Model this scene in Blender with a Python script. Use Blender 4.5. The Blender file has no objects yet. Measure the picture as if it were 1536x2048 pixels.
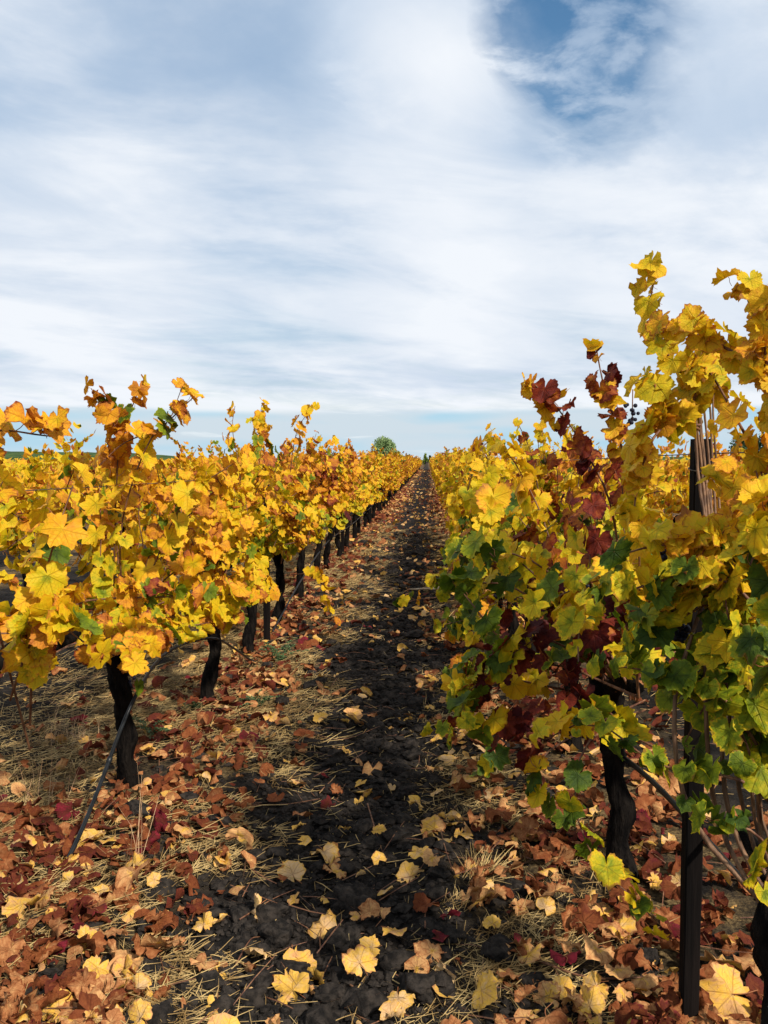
import bpy, math, random
import numpy as np
from mathutils import Vector, Matrix

SC = bpy.context.scene
COL = SC.collection
R = math.radians
rng = np.random.default_rng(7)
random.seed(7)

# ------------------------------------------------------------------ camera
EYE = 1.55
FPX, W0, H0 = 1720.0, 1536.0, 2048.0
cam_d = bpy.data.cameras.new('camera')
cam = bpy.data.objects.new('camera', cam_d); COL.objects.link(cam)
cam_d.sensor_fit = 'VERTICAL'; cam_d.sensor_height = 36.0; cam_d.lens = 36.0 * FPX / H0
cam_d.clip_start = 0.05; cam_d.clip_end = 9000
PITCH = math.atan(104 / FPX); YAW = math.atan(87 / FPX)
cam.location = (0, 0, EYE)
cam.rotation_euler = (R(90) - PITCH, 0, YAW)
SC.camera = cam
bpy.context.view_layer.update()
CM = np.array(cam.matrix_world)

def P(px, py, Y):
    """world point on the ray through photo pixel at depth Y along the rows"""
    d = CM[:3, :3] @ np.array([(px - W0 / 2) / FPX, -(py - H0 / 2) / FPX, -1.0])
    return np.array([0, 0, EYE]) + d * (Y / d[1])

def proj(p):
    q = (np.asarray(p) - CM[:3, 3]) @ CM[:3, :3]
    z = np.maximum(-q[..., 2], 1e-3)
    return q[..., 0] / z * FPX + W0 / 2, -q[..., 1] / z * FPX + H0 / 2, -q[..., 2]

# ------------------------------------------------------------------ light
SUN_AZ, SUN_EL = 138.0, 41.0        # azimuth clockwise from +Y (the row direction)
sv = Vector((math.sin(R(SUN_AZ)) * math.cos(R(SUN_EL)), math.cos(R(SUN_AZ)) * math.cos(R(SUN_EL)), math.sin(R(SUN_EL))))
sun_d = bpy.data.lights.new('sun', 'SUN'); sun = bpy.data.objects.new('sun', sun_d); COL.objects.link(sun)
sun_d.energy = 4.8; sun_d.angle = R(3.0); sun_d.color = (1.0, 0.93, 0.82)
sun.rotation_euler = sv.to_track_quat('Z', 'Y').to_euler()
sun.location = (20, 0, 30)

SC.view_settings.view_transform = 'Standard'; SC.view_settings.look = 'None'
SC.view_settings.exposure = 0.18; SC.view_settings.gamma = 1.0
SC.view_settings.use_curve_mapping = False
SC.render.engine = 'CYCLES'
SC.cycles.max_bounces = 8; SC.cycles.diffuse_bounces = 3; SC.cycles.transmission_bounces = 4
SC.cycles.use_denoising = True

world = bpy.data.worlds.new('World'); SC.world = world; world.use_nodes = True
nt = world.node_tree; nt.nodes.clear()

class G:
    """small node graph helper"""
    def __init__(s, nt): s.nt = nt
    def n(s, typ, **kw):
        nd = s.nt.nodes.new(typ)
        ins = kw.pop('ins', {})
        for k, v in kw.items(): setattr(nd, k, v)
        for k, v in ins.items():
            if hasattr(v, 'is_output') or hasattr(v, 'links'): s.nt.links.new(v, nd.inputs[k])
            else: nd.inputs[k].default_value = v
        return nd
    def m(s, op, a, b=0.0, c=None, clamp=False):
        ins = {0: a, 1: b}
        if c is not None: ins[2] = c
        return s.n('ShaderNodeMath', operation=op, use_clamp=clamp, ins=ins).outputs[0]
    def vm(s, op, a, b=None, out=0):
        ins = {0: a}
        if b is not None: ins[1] = b
        return s.n('ShaderNodeVectorMath', operation=op, ins=ins).outputs[out]
    def mix(s, f, a, b, blend='MIX'):
        nd = s.n('ShaderNodeMix', data_type='RGBA', blend_type=blend, clamp_factor=True)
        for k, v in ((0, f), (6, a), (7, b)):
            if hasattr(v, 'is_output'): s.nt.links.new(v, nd.inputs[k])
            else: nd.inputs[k].default_value = v
        return nd.outputs[2]
    def noise(s, vec, scale, detail=4, rough=.55, dist=0.0, out=0):
        ins = {'Scale': scale, 'Detail': detail, 'Roughness': rough, 'Distortion': dist}
        if vec is not None: ins['Vector'] = vec
        return s.n('ShaderNodeTexNoise', ins=ins).outputs[out]
    def ss(s, v, a, b, c=0.0, d=1.0):
        return s.n('ShaderNodeMapRange', interpolation_type='SMOOTHSTEP', ins={0: v, 1: a, 2: b, 3: c, 4: d}).outputs[0]
    def ramp(s, f, stops, interp='LINEAR'):
        nd = s.n('ShaderNodeValToRGB'); cr = nd.color_ramp; cr.interpolation = interp
        while len(cr.elements) < len(stops): cr.elements.new(0.5)
        for e, (p, c) in zip(cr.elements, stops): e.position = p; e.color = (*c, 1) if len(c) == 3 else c
        s.nt.links.new(f, nd.inputs[0])
        return nd.outputs[0]
    def xyz(s, v):
        o = s.n('ShaderNodeSeparateXYZ', ins={0: v}).outputs
        return o[0], o[1], o[2]
    def vec(s, x=0.0, y=0.0, z=0.0): return s.n('ShaderNodeCombineXYZ', ins={0: x, 1: y, 2: z}).outputs[0]

g = G(nt)
sky = g.n('ShaderNodeTexSky', sky_type='NISHITA', sun_disc=False, sun_elevation=R(SUN_EL), sun_rotation=R(SUN_AZ),
          air_density=1.3, dust_density=0.8, ozone_density=2.0)
tc = g.n('ShaderNodeTexCoord').outputs['Generated']
dn = g.vm('NORMALIZE', tc)
dx, dy, dz = g.xyz(dn)
zz = g.m('ADD', g.m('MAXIMUM', dz, 0.0), 0.10)
px_ = g.m('DIVIDE', dx, zz); py_ = g.m('DIVIDE', dy, zz)
# sheet of high cloud seen from below, combed in one direction
def comb(deg, k, seed, scale, detail, rough, dist):
    a = R(deg)
    ux = g.m('ADD', g.m('MULTIPLY', px_, math.cos(a)), g.m('MULTIPLY', py_, math.sin(a)))
    uy = g.m('SUBTRACT', g.m('MULTIPLY', py_, math.cos(a)), g.m('MULTIPLY', px_, math.sin(a)))
    return g.noise(g.vec(ux, g.m('MULTIPLY', uy, k), seed), scale, detail, rough, dist)
n_big = comb(-38, .55, 1.7, .62, 3, .5, .35)
n_mid = comb(-48, .52, 7.3, 1.6, 6, .55, .6)
n_fine = comb(-34, .55, 9.9, 3.6, 7, .62, .6)
n_curd = comb(0, 1.0, 4.9, 6.0, 6, .6, .2)
def skydir(px, py):
    d = CM[:3, :3] @ np.array([(px - W0 / 2) / FPX, -(py - H0 / 2) / FPX, -1.0])
    return tuple(d / np.linalg.norm(d))
jit = g.m('ADD', g.m('MULTIPLY', g.m('SUBTRACT', n_curd, .5), 5.0), g.m('MULTIPLY', g.m('SUBTRACT', n_fine, .5), 6.0))
def blob(px, py, rad, soft=.5, j=1.0):
    """soft patch of the cloud sheet round one direction, radius in degrees"""
    dot = g.vm('DOT_PRODUCT', dn, skydir(px, py), out=1)
    ang = g.m('MULTIPLY', g.m('ARCCOSINE', g.m('MINIMUM', dot, 1.0)), 57.2958)
    ang = g.m('ADD', ang, g.m('MULTIPLY', jit, j))
    return g.ss(ang, rad * (1 + soft), rad * (1 - soft))
gap = g.m('ADD', blob(1125, 90, 4.0, .85), g.m('MULTIPLY', blob(1225, 185, 3.0, .9), .85))
gap = g.m('ADD', gap, g.m('MULTIPLY', blob(1020, 25, 3.0, .95), .6))
gap = g.m('ADD', gap, g.m('MULTIPLY', blob(1150, -60, 4.2, .9), .8), clamp=True)
gap = g.m('MULTIPLY', gap, g.ss(n_curd, .34, .58, .45, 1.0))
gap2 = g.m('MULTIPLY', blob(430, 150, 6.5, .95, .4), .30)
puff = g.m('ADD', blob(830, 90, 4.6, .95), g.m('MULTIPLY', blob(900, 200, 4.0, .95), .7))
puff = g.m('ADD', puff, g.m('MULTIPLY', blob(140, 540, 5.5, .9), .6))
puff = g.m('ADD', puff, g.m('MULTIPLY', blob(900, 600, 4.0, .9), .65))
puff = g.m('ADD', puff, g.m('MULTIPLY', blob(330, 330, 6.0, .9), .30))
puff = g.m('ADD', puff, g.m('MULTIPLY', blob(1330, 100, 4.0, .9), .25))
puff = g.m('ADD', puff, g.m('MULTIPLY', blob(1500, 320, 7.0, .9), .25))
cover = g.m('ADD', g.m('MULTIPLY', g.ss(n_mid, .30, .60), .22), .76)
cover = g.m('SUBTRACT', cover, g.m('MULTIPLY', gap, .92))
cover = g.m('SUBTRACT', cover, gap2)
cover = g.m('ADD', cover, g.m('MULTIPLY', puff, .5), clamp=True)
# clear strip low over the horizon with one soft edge
edge = g.m('ADD', dz, g.m('MULTIPLY', g.m('SUBTRACT', n_big, .5), .010))
low = g.ss(edge, .0510, .0610)
shade = g.m('ADD', g.m('ADD', g.m('MULTIPLY', n_big, .45), g.m('MULTIPLY', n_mid, .35)), g.m('ADD', g.m('MULTIPLY', n_fine, .10), g.m('MULTIPLY', n_curd, .14)))
shade = g.ss(shade, .405, .60)
band = g.ss(g.noise(g.vec(g.m('MULTIPLY', dx, 1.7), g.m('ADD', g.m('MULTIPLY', dz, 6.0), g.m('MULTIPLY', dx, .7)), 4.4), 1.4, 5, .55, .9), .34, .58)
wb = g.ss(dz, .50, .12)
shade = g.m('ADD', g.m('MULTIPLY', shade, g.m('SUBTRACT', 1.0, g.m('MULTIPLY', wb, .30))), g.m('MULTIPLY', band, g.m('MULTIPLY', wb, .30)))
shade = g.m('ADD', g.m('MULTIPLY', shade, .92), g.m('MULTIPLY', puff, .55), clamp=True)
shade = g.m('ADD', shade, g.m('MULTIPLY', g.m('MULTIPLY', g.ss(dz, .10, .058), low), .30), clamp=True)
ccol = g.mix(shade, (.415, .53, .685, 1), (.79, .825, .875, 1))
# haze low down: pale blue turning pinkish grey, a few flat white wisps
hz = g.ss(g.noise(g.vec(g.m('MULTIPLY', dx, 2.2), g.m('MULTIPLY', dz, 12.0), 2.0), 1.6, 3, .5, .4), .42, .60)
hcol = g.mix(g.m('MULTIPLY', hz, .9), (.40, .62, .76, 1), (.58, .66, .73, 1))
hcol = g.mix(g.ss(dz, .02, .0), hcol, (.56, .67, .76, 1))
wisp = g.ss(g.noise(g.vec(g.m('MULTIPLY', dx, 5.0), g.m('MULTIPLY', dz, 60.0), 5.0), 1.5, 4, .5, .5), .60, .70)
hcol = g.mix(g.m('MULTIPLY', wisp, .6), hcol, (.76, .82, .86, 1))
ccol = g.mix(low, hcol, ccol)
cover = g.m('ADD', g.m('MULTIPLY', cover, low), g.m('MULTIPLY', g.m('SUBTRACT', 1.0, low), .96), clamp=True)
bgc = g.n('ShaderNodeBackground', ins={'Color': ccol, 'Strength': 1.0})
skc = g.mix(g.ss(dz, 0.0, .45), (.95, 1.02, 1.05, 1), (.62, .92, 1.08, 1))
skm = g.mix(1.0, sky.outputs[0], skc, 'MULTIPLY')
bgs = g.n('ShaderNodeBackground', ins={'Color': skm, 'Strength': 0.095})
ms = g.n('ShaderNodeMixShader', ins={0: cover, 1: bgs.outputs[0], 2: bgc.outputs[0]})
wo = g.n('ShaderNodeOutputWorld', ins={0: ms.outputs[0]})

# ------------------------------------------------------------------ materials
def mat(name):
    m = bpy.data.materials.new(name); m.use_nodes = True
    m.node_tree.nodes.clear()
    return m, G(m.node_tree)
def out(g, sh): g.n('ShaderNodeOutputMaterial', ins={0: sh})
def bump(g, h, strength=.5, dist=.01):
    return g.n('ShaderNodeBump', ins={'Height': h, 'Strength': strength, 'Distance': dist}).outputs[0]

LIVE = [(0, (.034, .070, .004)), (.15, (.105, .155, .006)), (.28, (.25, .30, .010)), (.40, (.66, .50, .010)),
        (.52, (.80, .48, .010)), (.63, (.76, .33, .014)), (.74, (.48, .15, .020)), (.86, (.22, .030, .012)), (1.0, (.070, .005, .006))]
DRY = [(0, (.62, .40, .20)), (.17, (.72, .41, .055)), (.26, (.60, .33, .13)), (.40, (.38, .16, .06)), (.55, (.22, .066, .020)),
       (.75, (.12, .027, .010)), (.9, (.085, .012, .010)), (1.0, (.17, .012, .022))]

def leaf_material(name, stops, joined, dry=False):
    m, g = mat(name)
    oi = g.n('ShaderNodeObjectInfo')
    oc = g.n('ShaderNodeSeparateColor', ins={0: oi.outputs['Color']}).outputs
    if joined:
        at = g.n('ShaderNodeAttribute', attribute_name='leafcol')
        ac = g.n('ShaderNodeSeparateColor', ins={0: at.outputs['Color']}).outputs
        t = g.m('ADD', ac[0], g.m('SUBTRACT', oc[0], .5)); seed = ac[1]; eb = ac[2]
    else:
        t, seed, eb = oc[0], oc[1], oc[2]
    uv = g.n('ShaderNodeUVMap', uv_map='UVMap').outputs[0]
    e = g.n('ShaderNodeAttribute', attribute_name='edge').outputs['Fac']
    u, v, _ = g.xyz(uv)
    au = g.m('ABSOLUTE', u)
    vein = None
    for ang, k in ((0, 1.0), (46, .9), (100, .7)):
        ca, sa = math.cos(R(ang)), math.sin(R(ang))
        cr = g.m('ABSOLUTE', g.m('SUBTRACT', g.m('MULTIPLY', au, ca), g.m('MULTIPLY', v, sa)))
        al = g.m('ADD', g.m('MULTIPLY', au, sa), g.m('MULTIPLY', v, ca))
        w = g.m('MULTIPLY', g.ss(al, 1.1, 0.0, .006, .030), 1.0)
        li = g.m('MULTIPLY', g.ss(g.m('DIVIDE', cr, w), 1.5, .4), g.ss(al, .0, .03))
        # side veins branching off each main one
        q = g.m('FRACT', g.m('MULTIPLY', g.m('SUBTRACT', al, g.m('MULTIPLY', cr, .9)), 5.5))
        sv_ = g.m('MULTIPLY', g.ss(g.m('ABSOLUTE', g.m('SUBTRACT', q, .5)), .07, .02), g.m('MULTIPLY', g.ss(cr, .30, .22), g.ss(al, .08, .12)))
        li = g.m('MAXIMUM', li, g.m('MULTIPLY', sv_, .55))
        vein = li if vein is None else g.m('MAXIMUM', vein, li)
    sv3 = g.vec(u, v, g.m('MULTIPLY', seed, 37.0))
    n1 = g.noise(sv3, 1.6, 3, .6)
    n2 = g.noise(sv3, 7.0, 4, .65)
    spot = g.ss(g.noise(sv3, 13.0, 2, .7), .64, .72)
    t1 = g.m('ADD', t, g.m('MULTIPLY', g.m('SUBTRACT', n1, .5), .34 if not dry else .45))
    t1 = g.m('ADD', t1, g.m('MULTIPLY', g.m('SUBTRACT', n2, .5), .14 if not dry else .22))
    eg = g.m('MULTIPLY', g.ss(g.m('ADD', e, g.m('MULTIPLY', g.m('SUBTRACT', n2, .5), .9)), .72, 1.25), eb)
    t1 = g.m('ADD', t1, g.m('MULTIPLY', eg, .36))
    t1 = g.m('SUBTRACT', t1, g.m('MULTIPLY', g.ss(g.m('ADD', g.m('MULTIPLY', e, 1.0), n1), .95, .45), .08))
    t1 = g.m('MINIMUM', g.m('MAXIMUM', t1, 0.0), 1.0)
    col = g.ramp(t1, stops)
    vd = g.mix(1.0, col, (.45, .36, .30, 1), 'MULTIPLY')
    col = g.mix(g.m('MULTIPLY', vein, .46 if not dry else .5), col, vd)
    rim = g.m('MULTIPLY', g.ss(g.m('ADD', e, g.m('MULTIPLY', g.m('SUBTRACT', n1, .5), 1.4)), .92, 1.12), g.ss(eb, .35, .8))
    col = g.mix(g.m('MULTIPLY', rim, .75), col, (.24, .085, .025, 1))
    col = g.mix(g.m('MULTIPLY', g.m('MULTIPLY', spot, eb), .75), col, (.13, .045, .015, 1))
    col = g.mix(g.m('MULTIPLY', g.ss(n2, .45, .75), .16), col, g.mix(1.0, col, (.72, .62, .55, 1), 'MULTIPLY'))
    h = g.m('ADD', g.m('MULTIPLY', vein, -.8), g.m('MULTIPLY', n2, 1.1))
    nb = bump(g, h, .55, .004)
    rough = .58 if not dry else .8
    pb = g.n('ShaderNodeBsdfPrincipled', ins={'Base Color': col, 'Roughness': rough, 'Specular IOR Level': .24 if not dry else .15, 'Normal': nb})
    tr = g.n('ShaderNodeBsdfTranslucent', ins={'Color': g.mix(.18, col, (1, .8, .3, 1), 'MULTIPLY'), 'Normal': nb})
    out(g, g.n('ShaderNodeMixShader', ins={0: .36 if not dry else .10, 1: pb.outputs[0], 2: tr.outputs[0]}).outputs[0])
    return m

M = {}
M['leaf'] = leaf_material('vine_leaf', LIVE, False)
M['leafj'] = leaf_material('vine_leaf_mass', LIVE, True)
M['dry'] = leaf_material('dry_leaf', DRY, False, True)
M['dryj'] = leaf_material('dry_leaf_litter', DRY, True, True)

def simple(name, c1, c2, scale=20, rough=.8, spec=.3, bs=.5, bd=.01, det=5, stretch=None, metallic=0, contrast=(.35, .65)):
    m, g = mat(name)
    co = g.n('ShaderNodeTexCoord').outputs['Object']
    if stretch: co = g.vm('MULTIPLY', co, stretch)
    n = g.noise(co, scale, det, .6, .2)
    col = g.mix(g.ss(n, *contrast), (*c1, 1), (*c2, 1))
    n2 = g.noise(co, scale * 4, 4, .6)
    nb = bump(g, g.m('ADD', n, g.m('MULTIPLY', n2, .5)), bs, bd)
    out(g, g.n('ShaderNodeBsdfPrincipled', ins={'Base Color': col, 'Roughness': rough, 'Specular IOR Level': spec, 'Metallic': metallic, 'Normal': nb}).outputs[0])
    return m
M['bark'] = simple('old_vine_bark', (.003, .0025, .0025), (.014, .011, .009), 38, .95, .05, 1.0, .02, stretch=(1, 1, .22))
M['cane'] = simple('cane_bark', (.075, .026, .014), (.22, .10, .045), 55, .6, .35, .5, .003, stretch=(1, 1, .3))
M['cane_pale'] = simple('pale_cane_bark', (.085, .042, .022), (.25, .135, .07), 60, .65, .3, .6, .003, stretch=(1, 1, .15))
M['petiole'] = simple('petiole_skin', (.22, .05, .03), (.36, .16, .04), 30, .5, .4, .2, .002)
M['post'] = simple('dark_post_wood', (.0035, .0028, .0026), (.010, .007, .006), 26, .9, .08, .8, .006, stretch=(1, 1, .08))
M['hose'] = simple('drip_hose_plastic', (.004, .005, .006), (.010, .012, .014), 12, .42, .3, .1, .001)
M['wire'] = simple('wire_steel', (.04, .035, .03), (.09, .075, .06), 60, .5, .5, .2, .001, metallic=.6)
M['berry'] = simple('grape_skin', (.004, .004, .010), (.014, .014, .028), 45, .55, .2, .1, .001)
M['straw'] = simple('dry_straw', (.20, .115, .035), (.50, .35, .14), 9, .7, .3, .1, .001)
M['stalk'] = simple('dry_stalk', (.28, .15, .08), (.50, .34, .18), 9, .7, .3, .1, .001)
M['clod'] = simple('soil_clod_earth', (.010, .0085, .0075), (.040, .032, .026), 30, .95, .12, 1.0, .012, det=8)
M['greenweed'] = simple('weed_leaf', (.05, .10, .03), (.11, .17, .07), 30, .6, .3, .2, .002)
M['wood'] = simple('pale_bare_wood', (.42, .30, .18), (.68, .55, .38), 22, .7, .3, .3, .003, stretch=(.1, 1, 1))
M['trunk'] = simple('tree_bark', (.04, .03, .022), (.10, .08, .06), 5, .9, .2, .8, .05)

# ground
m, g = mat('vineyard_soil'); M['soil'] = m
geo = g.n('ShaderNodeNewGeometry').outputs['Position']
x, y, z = g.xyz(geo)
pxy = g.vec(x, y, 0.0)
n = g.noise(pxy, 9, 8, .62); nf = g.noise(pxy, 70, 5, .6); nb_ = g.noise(pxy, .9, 4, .6)
soil = g.mix(g.ss(n, .35, .7), (.007, .006, .0055, 1), (.026, .021, .017, 1))
# distance from the middle of the nearest alley: rows stand every 2.135 m
fr = g.m('FRACT', g.m('DIVIDE', g.m('ADD', x, 1.4 + 2.135 * 40), 2.135))
rd = g.m('MINIMUM', fr, g.m('SUBTRACT', 1.0, fr))            # 0 at a row, .5 mid alley
under = g.ss(g.m('ADD', rd, g.m('MULTIPLY', g.m('SUBTRACT', nb_, .5), .3)), .34, .14)
strawc = g.mix(g.ss(nf, .35, .65), (.060, .038, .018, 1), (.22, .15, .065, 1))
strawm = g.m('MULTIPLY', under, g.ss(g.noise(pxy, 3.2, 6, .65), .40, .60))
col = g.mix(strawm, soil, strawc)
vo = g.n('ShaderNodeTexVoronoi', feature='F1', ins={'Vector': pxy, 'Scale': 11.0, 'Randomness': 1.0})
vr = g.n('ShaderNodeSeparateColor', ins={0: vo.outputs['Color']}).outputs
dens = g.m('ADD', .22, g.m('MULTIPLY', under, .50))
farm = g.m('MULTIPLY', g.ss(y, 12.0, 30.0), .8)
lm = g.m('MULTIPLY', g.m('MULTIPLY', g.m('LESS_THAN', vr[0], dens), g.ss(vo.outputs['Distance'], .50, .38)), farm)
lc = g.ramp(vr[1], [(0, (.50, .30, .12)), (.25, (.36, .16, .05)), (.6, (.20, .07, .025)), (1, (.10, .03, .015))])
col = g.mix(g.m('MULTIPLY', lm, .85), col, lc)
nbp = bump(g, g.m('ADD', n, g.m('MULTIPLY', nf, .35)), 1.0, .03)
out(g, g.n('ShaderNodeBsdfPrincipled', ins={'Base Color': col, 'Roughness': .95, 'Specular IOR Level': .12, 'Normal': nbp}).outputs[0])

def foliage_mat(name, c1, c2, scale):
    m, g = mat(name)
    co = g.n('ShaderNodeNewGeometry').outputs['Position']
    n = g.noise(co, scale, 3, .6)
    col = g.mix(g.ss(n, .35, .65), (*c1, 1), (*c2, 1))
    pb = g.n('ShaderNodeBsdfPrincipled', ins={'Base Color': col, 'Roughness': .6, 'Specular IOR Level': .25})
    tr = g.n('ShaderNodeBsdfTranslucent', ins={'Color': col})
    out(g, g.n('ShaderNodeMixShader', ins={0: .25, 1: pb.outputs[0], 2: tr.outputs[0]}).outputs[0])
    return m
M['treeleaf'] = foliage_mat('olive_tree_leaf', (.12, .20, .06), (.30, .40, .17), .9)
M['darkleaf'] = foliage_mat('dark_tree_leaf', (.020, .045, .016), (.05, .085, .03), .6)
M['limeleaf'] = foliage_mat('green_bush_leaf', (.10, .16, .02), (.26, .32, .05), .8)
M['hill'] = simple('hill_vine_cover', (.020, .045, .012), (.06, .095, .02), .25, .9, .1, .6, .4, stretch=(1, .3, 1))

# ------------------------------------------------------------------ mesh tools
def vnoise(x, y, f, seed=0):
    x = np.asarray(x, float) * f + seed * 17.31; y = np.asarray(y, float) * f + seed * 9.77
    xi = np.floor(x).astype(np.int64); yi = np.floor(y).astype(np.int64)
    fx = x - xi; fy = y - yi; fx = fx * fx * (3 - 2 * fx); fy = fy * fy * (3 - 2 * fy)
    def h(a, b):
        k = (a * 374761393 + b * 668265263 + seed * 1442695041) & 0x7fffffff
        k = ((k ^ (k >> 13)) * 1274126177) & 0x7fffffff
        return ((k ^ (k >> 16)) & 0xffff) / 65535.0
    return (h(xi, yi) * (1 - fx) + h(xi + 1, yi) * fx) * (1 - fy) + (h(xi, yi + 1) * (1 - fx) + h(xi + 1, yi + 1) * fx) * fy

ROWX = {k: -1.40 + 2.135 * (k if k < 0 else k) for k in range(-16, 17)}   # 0 = left row, 1 = right row
PATH_C = -0.33
def gz(x, y):
    x = np.asarray(x, float); y = np.asarray(y, float)
    fr = np.mod(x + 1.40, 2.135); rd = np.minimum(fr, 2.135 - fr)
    berm = .012 * np.exp(-(rd / .38) ** 2)
    till = np.clip((rd - .42) / .25, 0, 1)
    near = np.clip(1.5 - y / 14.0, 0, 1)
    h = berm + .03 * (vnoise(x, y, 1.3, 1) - .5)
    cl = vnoise(x + .05 * vnoise(x, y, 9, 8), y, 5, 2) * .030 + vnoise(x, y, 13, 3) * .020 + vnoise(x, y, 29, 4) * .016 + vnoise(x, y, 47, 6) * .008
    h = h + near * (till * (cl - .03) + (1 - till) * .010 * vnoise(x, y, 18, 5))
    rut = -.03 * np.exp(-((x - PATH_C - .02) / .17) ** 2)
    return h + rut

def mesh(name, V, F, mats, uv=None, edge=None, lcol=None, mi=None, smooth=True):
    V = np.asarray(V, np.float32); F = np.asarray(F, np.int32)
    me = bpy.data.meshes.new(name)
    me.vertices.add(len(V)); me.vertices.foreach_set('co', V.ravel())
    k = F.shape[1]
    me.loops.add(F.size); me.loops.foreach_set('vertex_index', F.ravel())
    me.polygons.add(len(F)); me.polygons.foreach_set('loop_start', np.arange(len(F), dtype=np.int32) * k)
    me.polygons.foreach_set('loop_total', np.full(len(F), k, np.int32))
    me.polygons.foreach_set('use_smooth', np.full(len(F), smooth))
    for m_ in mats: me.materials.append(m_)
    if mi is not None: me.polygons.foreach_set('material_index', np.asarray(mi, np.int32))
    if uv is not None:
        l = me.uv_layers.new(name='UVMap'); l.data.foreach_set('uv', np.asarray(uv, np.float32)[F.ravel()].ravel())
    if edge is not None:
        a_ = me.attributes.new('edge', 'FLOAT', 'POINT'); a_.data.foreach_set('value', np.asarray(edge, np.float32))
    if lcol is not None:
        a_ = me.attributes.new('leafcol', 'FLOAT_COLOR', 'POINT'); a_.data.foreach_set('color', np.asarray(lcol, np.float32).ravel())
    me.update()
    return me

def obj(name, me, parent=None, loc=None, label=None, cat=None, group=None, kind=None):
    o = bpy.data.objects.new(name, me); COL.objects.link(o)
    if parent is not None: o.parent = parent
    if loc is not None: o.location = loc
    tag(o, label, cat, group, kind)
    return o
def tag(o, label=None, cat=None, group=None, kind=None):
    if label: o['label'] = label
    if cat: o['category'] = cat
    if group: o['group'] = group
    if kind: o['kind'] = kind
def empty(name, loc, label, cat, group=None):
    return obj(name, None, None, loc, label, cat, group)

def tube(pts, rad, sides=6, rough=0.0, cap=True, seed=0):
    pts = np.asarray(pts, float); n_ = len(pts); rad = np.broadcast_to(np.asarray(rad, float), (n_,))
    T = np.gradient(pts, axis=0); T /= np.linalg.norm(T, axis=1)[:, None] + 1e-9
    up = np.array([0, 0, 1.0]) if abs(T[0, 2]) < .9 else np.array([1.0, 0, 0])
    V = []; A = np.cross(T[0], up); A /= np.linalg.norm(A)
    r_ = np.random.default_rng(seed)
    ph = r_.uniform(0, 6.28, 3)
    for i in range(n_):
        A = A - T[i] * A.dot(T[i]); A /= np.linalg.norm(A) + 1e-9
        B = np.cross(T[i], A)
        th = np.arange(sides) / sides * 2 * math.pi
        rr = rad[i] * (1 + rough * (r_.uniform(-1, 1, sides) * .6 + .5 * np.sin(th * 3 + ph[0] + i * .3) + .3 * np.sin(th * 5 + ph[1] - i * .5)))
        V.append(pts[i] + (np.cos(th)[:, None] * A + np.sin(th)[:, None] * B) * rr[:, None])
    V = np.vstack(V); F = []
    for i in range(n_ - 1):
        for j in range(sides):
            a_, b_ = i * sides + j, i * sides + (j + 1) % sides
            F += [(a_, b_, b_ + sides), (a_, b_ + sides, a_ + sides)]
    if cap:
        c0, c1 = len(V), len(V) + 1
        V = np.vstack([V, pts[0], pts[-1]])
        for j in range(sides):
            F.append((c0, (j + 1) % sides, j)); F.append((c1, (n_ - 1) * sides + j, (n_ - 1) * sides + (j + 1) % sides))
    return V, np.array(F)

def join(parts):
    Vs, Fs, o_ = [], [], 0
    for V, F in parts:
        Vs.append(V); Fs.append(np.asarray(F) + o_); o_ += len(V)
    return np.vstack(Vs), np.vstack(Fs)

def smooth_path(pts, n_=24):
    """Catmull-Rom through given points"""
    p = np.asarray(pts, float); p = np.vstack([2 * p[0] - p[1], p, 2 * p[-1] - p[-2]])
    segs = len(p) - 3; out_ = []
    for k in range(segs):
        m_ = max(2, n_ // segs)
        for t in np.linspace(0, 1, m_, endpoint=(k == segs - 1)):
            a_, b_, c_, d_ = p[k:k + 4]
            out_.append(.5 * (2 * b_ + (c_ - a_) * t + (2 * a_ - 5 * b_ + 4 * c_ - d_) * t * t + (3 * b_ - a_ - 3 * c_ + d_) * t ** 3))
    return np.array(out_)

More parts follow.
